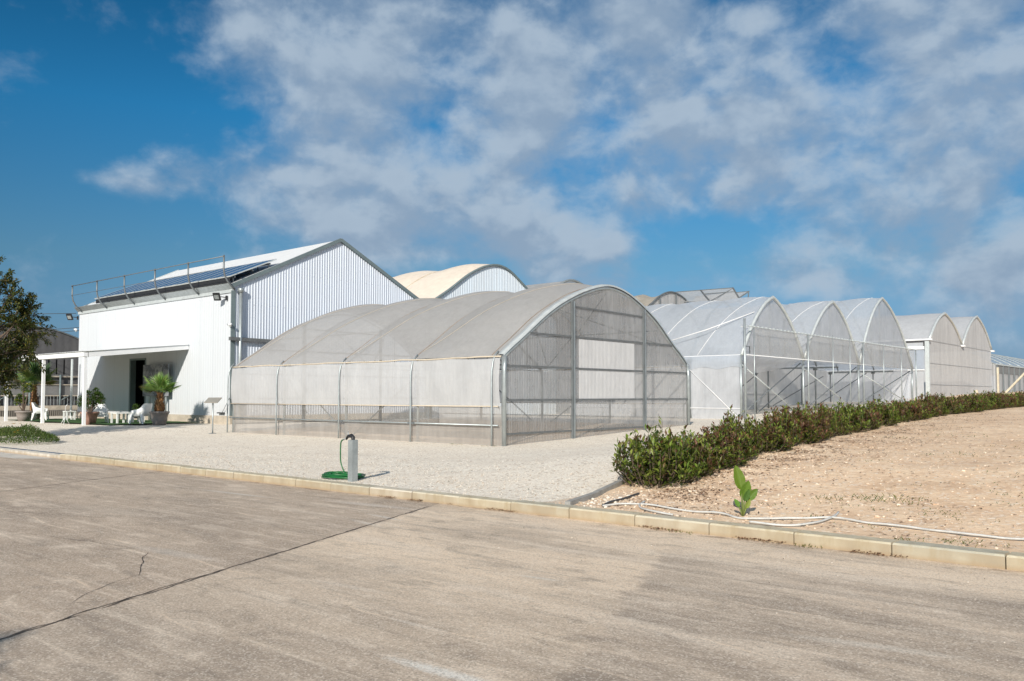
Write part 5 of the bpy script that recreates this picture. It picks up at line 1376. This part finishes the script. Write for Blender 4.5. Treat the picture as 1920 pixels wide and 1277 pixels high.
# azimuth measured from the north-west facing view, elevation; both in radians
rgt = mth(t, 'ADD', mth(t, 'MULTIPLY', s[0], .76), mth(t, 'MULTIPLY', s[1], .65))
fwd = mth(t, 'ADD', mth(t, 'MULTIPLY', s[0], -.65), mth(t, 'MULTIPLY', s[1], .76))
az = mth(t, 'ARCTAN2', rgt, fwd); el = mth(t, 'ARCSINE', s[2])
ae = N(t, 'ShaderNodeCombineXYZ', {0: az, 1: el, 2: 0.}).outputs[0]
def px(x_, y_):
    a = math.atan((x_-960)/1595); return a, math.atan((742-y_)/1595*math.cos(a))
CL = [(620,50,150,80,.42),(480,15,90,40,.3),(800,140,230,140,.5),(1000,250,230,130,.42),(850,360,250,80,.42),(1120,110,200,100,.42),(1300,60,170,70,.35),
      (1320,230,90,50,.45),(1340,320,150,50,.25),(830,440,170,45,.35),(1720,170,200,150,.5),(1850,300,130,120,.36),(1640,430,110,45,.42),(1150,460,55,35,.34),
      (360,325,110,35,.42),(190,330,55,16,.36),(1030,522,55,24,.36),(1140,530,40,14,.3),(1270,530,70,15,.28),(1480,485,70,24,.26),(1820,500,120,45,.34),(1530,520,60,20,.26),
      (1440,385,70,28,.26),(560,340,110,60,.25),(1500,230,120,70,.34),(600,230,110,60,.25),(1480,20,160,40,.2),(480,410,50,20,.22),(1760,60,180,70,.3),(700,430,120,40,.25),(950,470,150,30,.22),(1230,390,120,40,.25),(1600,330,120,60,.2),(300,360,70,25,.2),(1050,560,60,20,.2),(1560,540,200,25,.16),(1780,440,120,60,.2),(1700,560,100,30,.12),(1850,590,120,25,.2)]
GAP = [(1180,480,60,60,.0),(1420,60,80,40,-.15),(700,260,70,40,-.15),(1250,200,60,30,-.12),(920,60,60,30,-.1),(1600,300,60,40,-.12),(1340,150,120,28,-.2),(1290,440,130,40,-.22),(1500,320,50,60,-.10),(1030,30,50,50,-.15),(800,310,60,25,-.18),(1370,590,500,30,-.15),(230,150,220,200,-.25),(60,480,220,120,-.25),(430,230,70,50,-.12),(1430,190,40,30,-.12),(1880,440,60,30,-.2)]
acc = None
for x_, y_, sx, sy, amp in CL+GAP:
    a, e = px(x_, y_); d = N(t, 'ShaderNodeVectorMath', {0: ae, 1: (a, e, 0)}, operation='SUBTRACT').outputs[0]
    d = N(t, 'ShaderNodeVectorMath', {0: d, 1: (1595/sx, 1595/sy, 0)}, operation='MULTIPLY').outputs[0]
    q = N(t, 'ShaderNodeVectorMath', {0: d, 1: d}, operation='DOT_PRODUCT').outputs['Value']
    ex = mth(t, 'EXPONENT', mth(t, 'MULTIPLY', q, -.7))
    acc = mth(t, 'MULTIPLY', ex, amp) if acc is None else mth(t, 'MULTIPLY_ADD', ex, amp, acc)
# clouds outside the view: fill in with plain noise coverage
front = mr(t, fwd, .2, .6, 0, 1)
wrp = N(t, 'ShaderNodeTexNoise', {'Vector': tc, 'Scale': 7., 'Detail': 3.}).outputs['Color']
pl = N(t, 'ShaderNodeVectorMath', {0: scl(t, tc, (1, 1, 1.45)), 1: scl(t, wrp, (.05, .05, .05))}, operation='ADD').outputs[0]
n1 = noi(t, pl, 8.5, 8, .52, 0)
n1b = noi(t, N(t, 'ShaderNodeVectorMath', {0: pl, 1: (.006, -.012, .030)}, operation='ADD').outputs[0], 8.5, 5, .5, 0)
n2 = noi(t, pl, 22, 8, .62, 0)
cov = mth(t, 'MINIMUM', acc, .55)
dens = mth(t, 'ADD', cov, mth(t, 'MULTIPLY', mth(t, 'SUBTRACT', n1, .5), 1.9))
dens = mth(t, 'ADD', dens, mth(t, 'MULTIPLY', mth(t, 'SUBTRACT', n2, .5), .7))
mask = mr(t, dens, -.12, .74, 0, .95, 'SMOOTHSTEP')
back = mr(t, n1, .5, .62, 0, .8, 'SMOOTHSTEP')
mask = N(t, 'ShaderNodeMix', {0: front, 2: back, 3: mask}).outputs[0]
lit = mr(t, mth(t, 'ADD', mth(t, 'SUBTRACT', n1, n1b), mth(t, 'MULTIPLY', mth(t, 'SUBTRACT', n2, .5), .15)), -.08, .11, 0, 1, 'SMOOTHSTEP')
thick = mr(t, dens, .35, 1.0, 0, 1)
SKYS = .10
elr = N(t, 'ShaderNodeValToRGB', {0: mr(t, el, 0, .5, 0, 1)})
cr_ = elr.color_ramp; cr_.elements[0].position = .0; cr_.elements[0].color = (.27,.38,.70,1)
cr_.elements[1].position = 1.; cr_.elements[1].color = (.04,.42,.60,1)
e_ = cr_.elements.new(.30); e_.color = (.34,.58,.69,1)
e_ = cr_.elements.new(.62); e_.color = (.14,.68,.92,1)
azf = mr(t, az, -.6, .1, .92, 1.08)
blue = mix(t, 1., sky.outputs[0], elr.outputs[0], 'MULTIPLY')
blue = N(t, 'ShaderNodeVectorMath', {0: blue, 'Scale': azf}, operation='SCALE').outputs[0]
ccol = mix(t, lit, (2.75,3.75,5.05), (4.3,5.3,6.4))
ccol = mix(t, mth(t, 'MULTIPLY', thick, .3), ccol, (2.9,3.8,5.0))
ccol = mix(t, front, (13.,12.6,12.), ccol)  # unseen clouds behind the view made extra bright to lift the ambient light
hz = mth(t, 'MULTIPLY', mr(t, el, .13, 0, 0, .5), mr(t, az, -.5, .3, .25, 1))
blue = mix(t, hz, blue, (1.8,3.2,5.1))
final = mix(t, mask, blue, ccol)
bgn = N(t, 'ShaderNodeBackground', {'Color': final, 'Strength': SKYS})
t.links.new(bgn.outputs[0], out.inputs[0])

sl = bpy.data.lights.new('sun', 'SUN'); sl.energy = 5.0; sl.angle = R(.53); sl.color = (1.0, .93, .83)
so = bpy.data.objects.new('sun', sl); col.objects.link(so)
dv = Vector((.447*math.cos(SUN_EL), -.894*math.cos(SUN_EL), math.sin(SUN_EL)))
so.rotation_euler = dv.to_track_quat('Z', 'Y').to_euler()

cd = bpy.data.cameras.new('camera'); co = bpy.data.objects.new('camera', cd); col.objects.link(co)
cd.sensor_width = 36; cd.lens = 1594/1920*36; cd.shift_y = 33.9/1920; cd.clip_end = 5000; cd.clip_start = .05
co.location = (15.63, -17.89, 1.6); co.rotation_euler = (R(92.5), 0, math.atan2(.65, .76))
sc.camera = co
sc.view_settings.view_transform = 'Standard'; sc.view_settings.look = 'None'; sc.view_settings.exposure = 0; sc.view_settings.gamma = 1
sc.render.engine = 'CYCLES'
cy = sc.cycles
cy.use_denoising = True; cy.max_bounces = 8; cy.diffuse_bounces = 3; cy.glossy_bounces = 2; cy.transmission_bounces = 4; cy.transparent_max_bounces = 24
cy.caustics_reflective = False; cy.caustics_refractive = False; cy.sample_clamp_indirect = 4
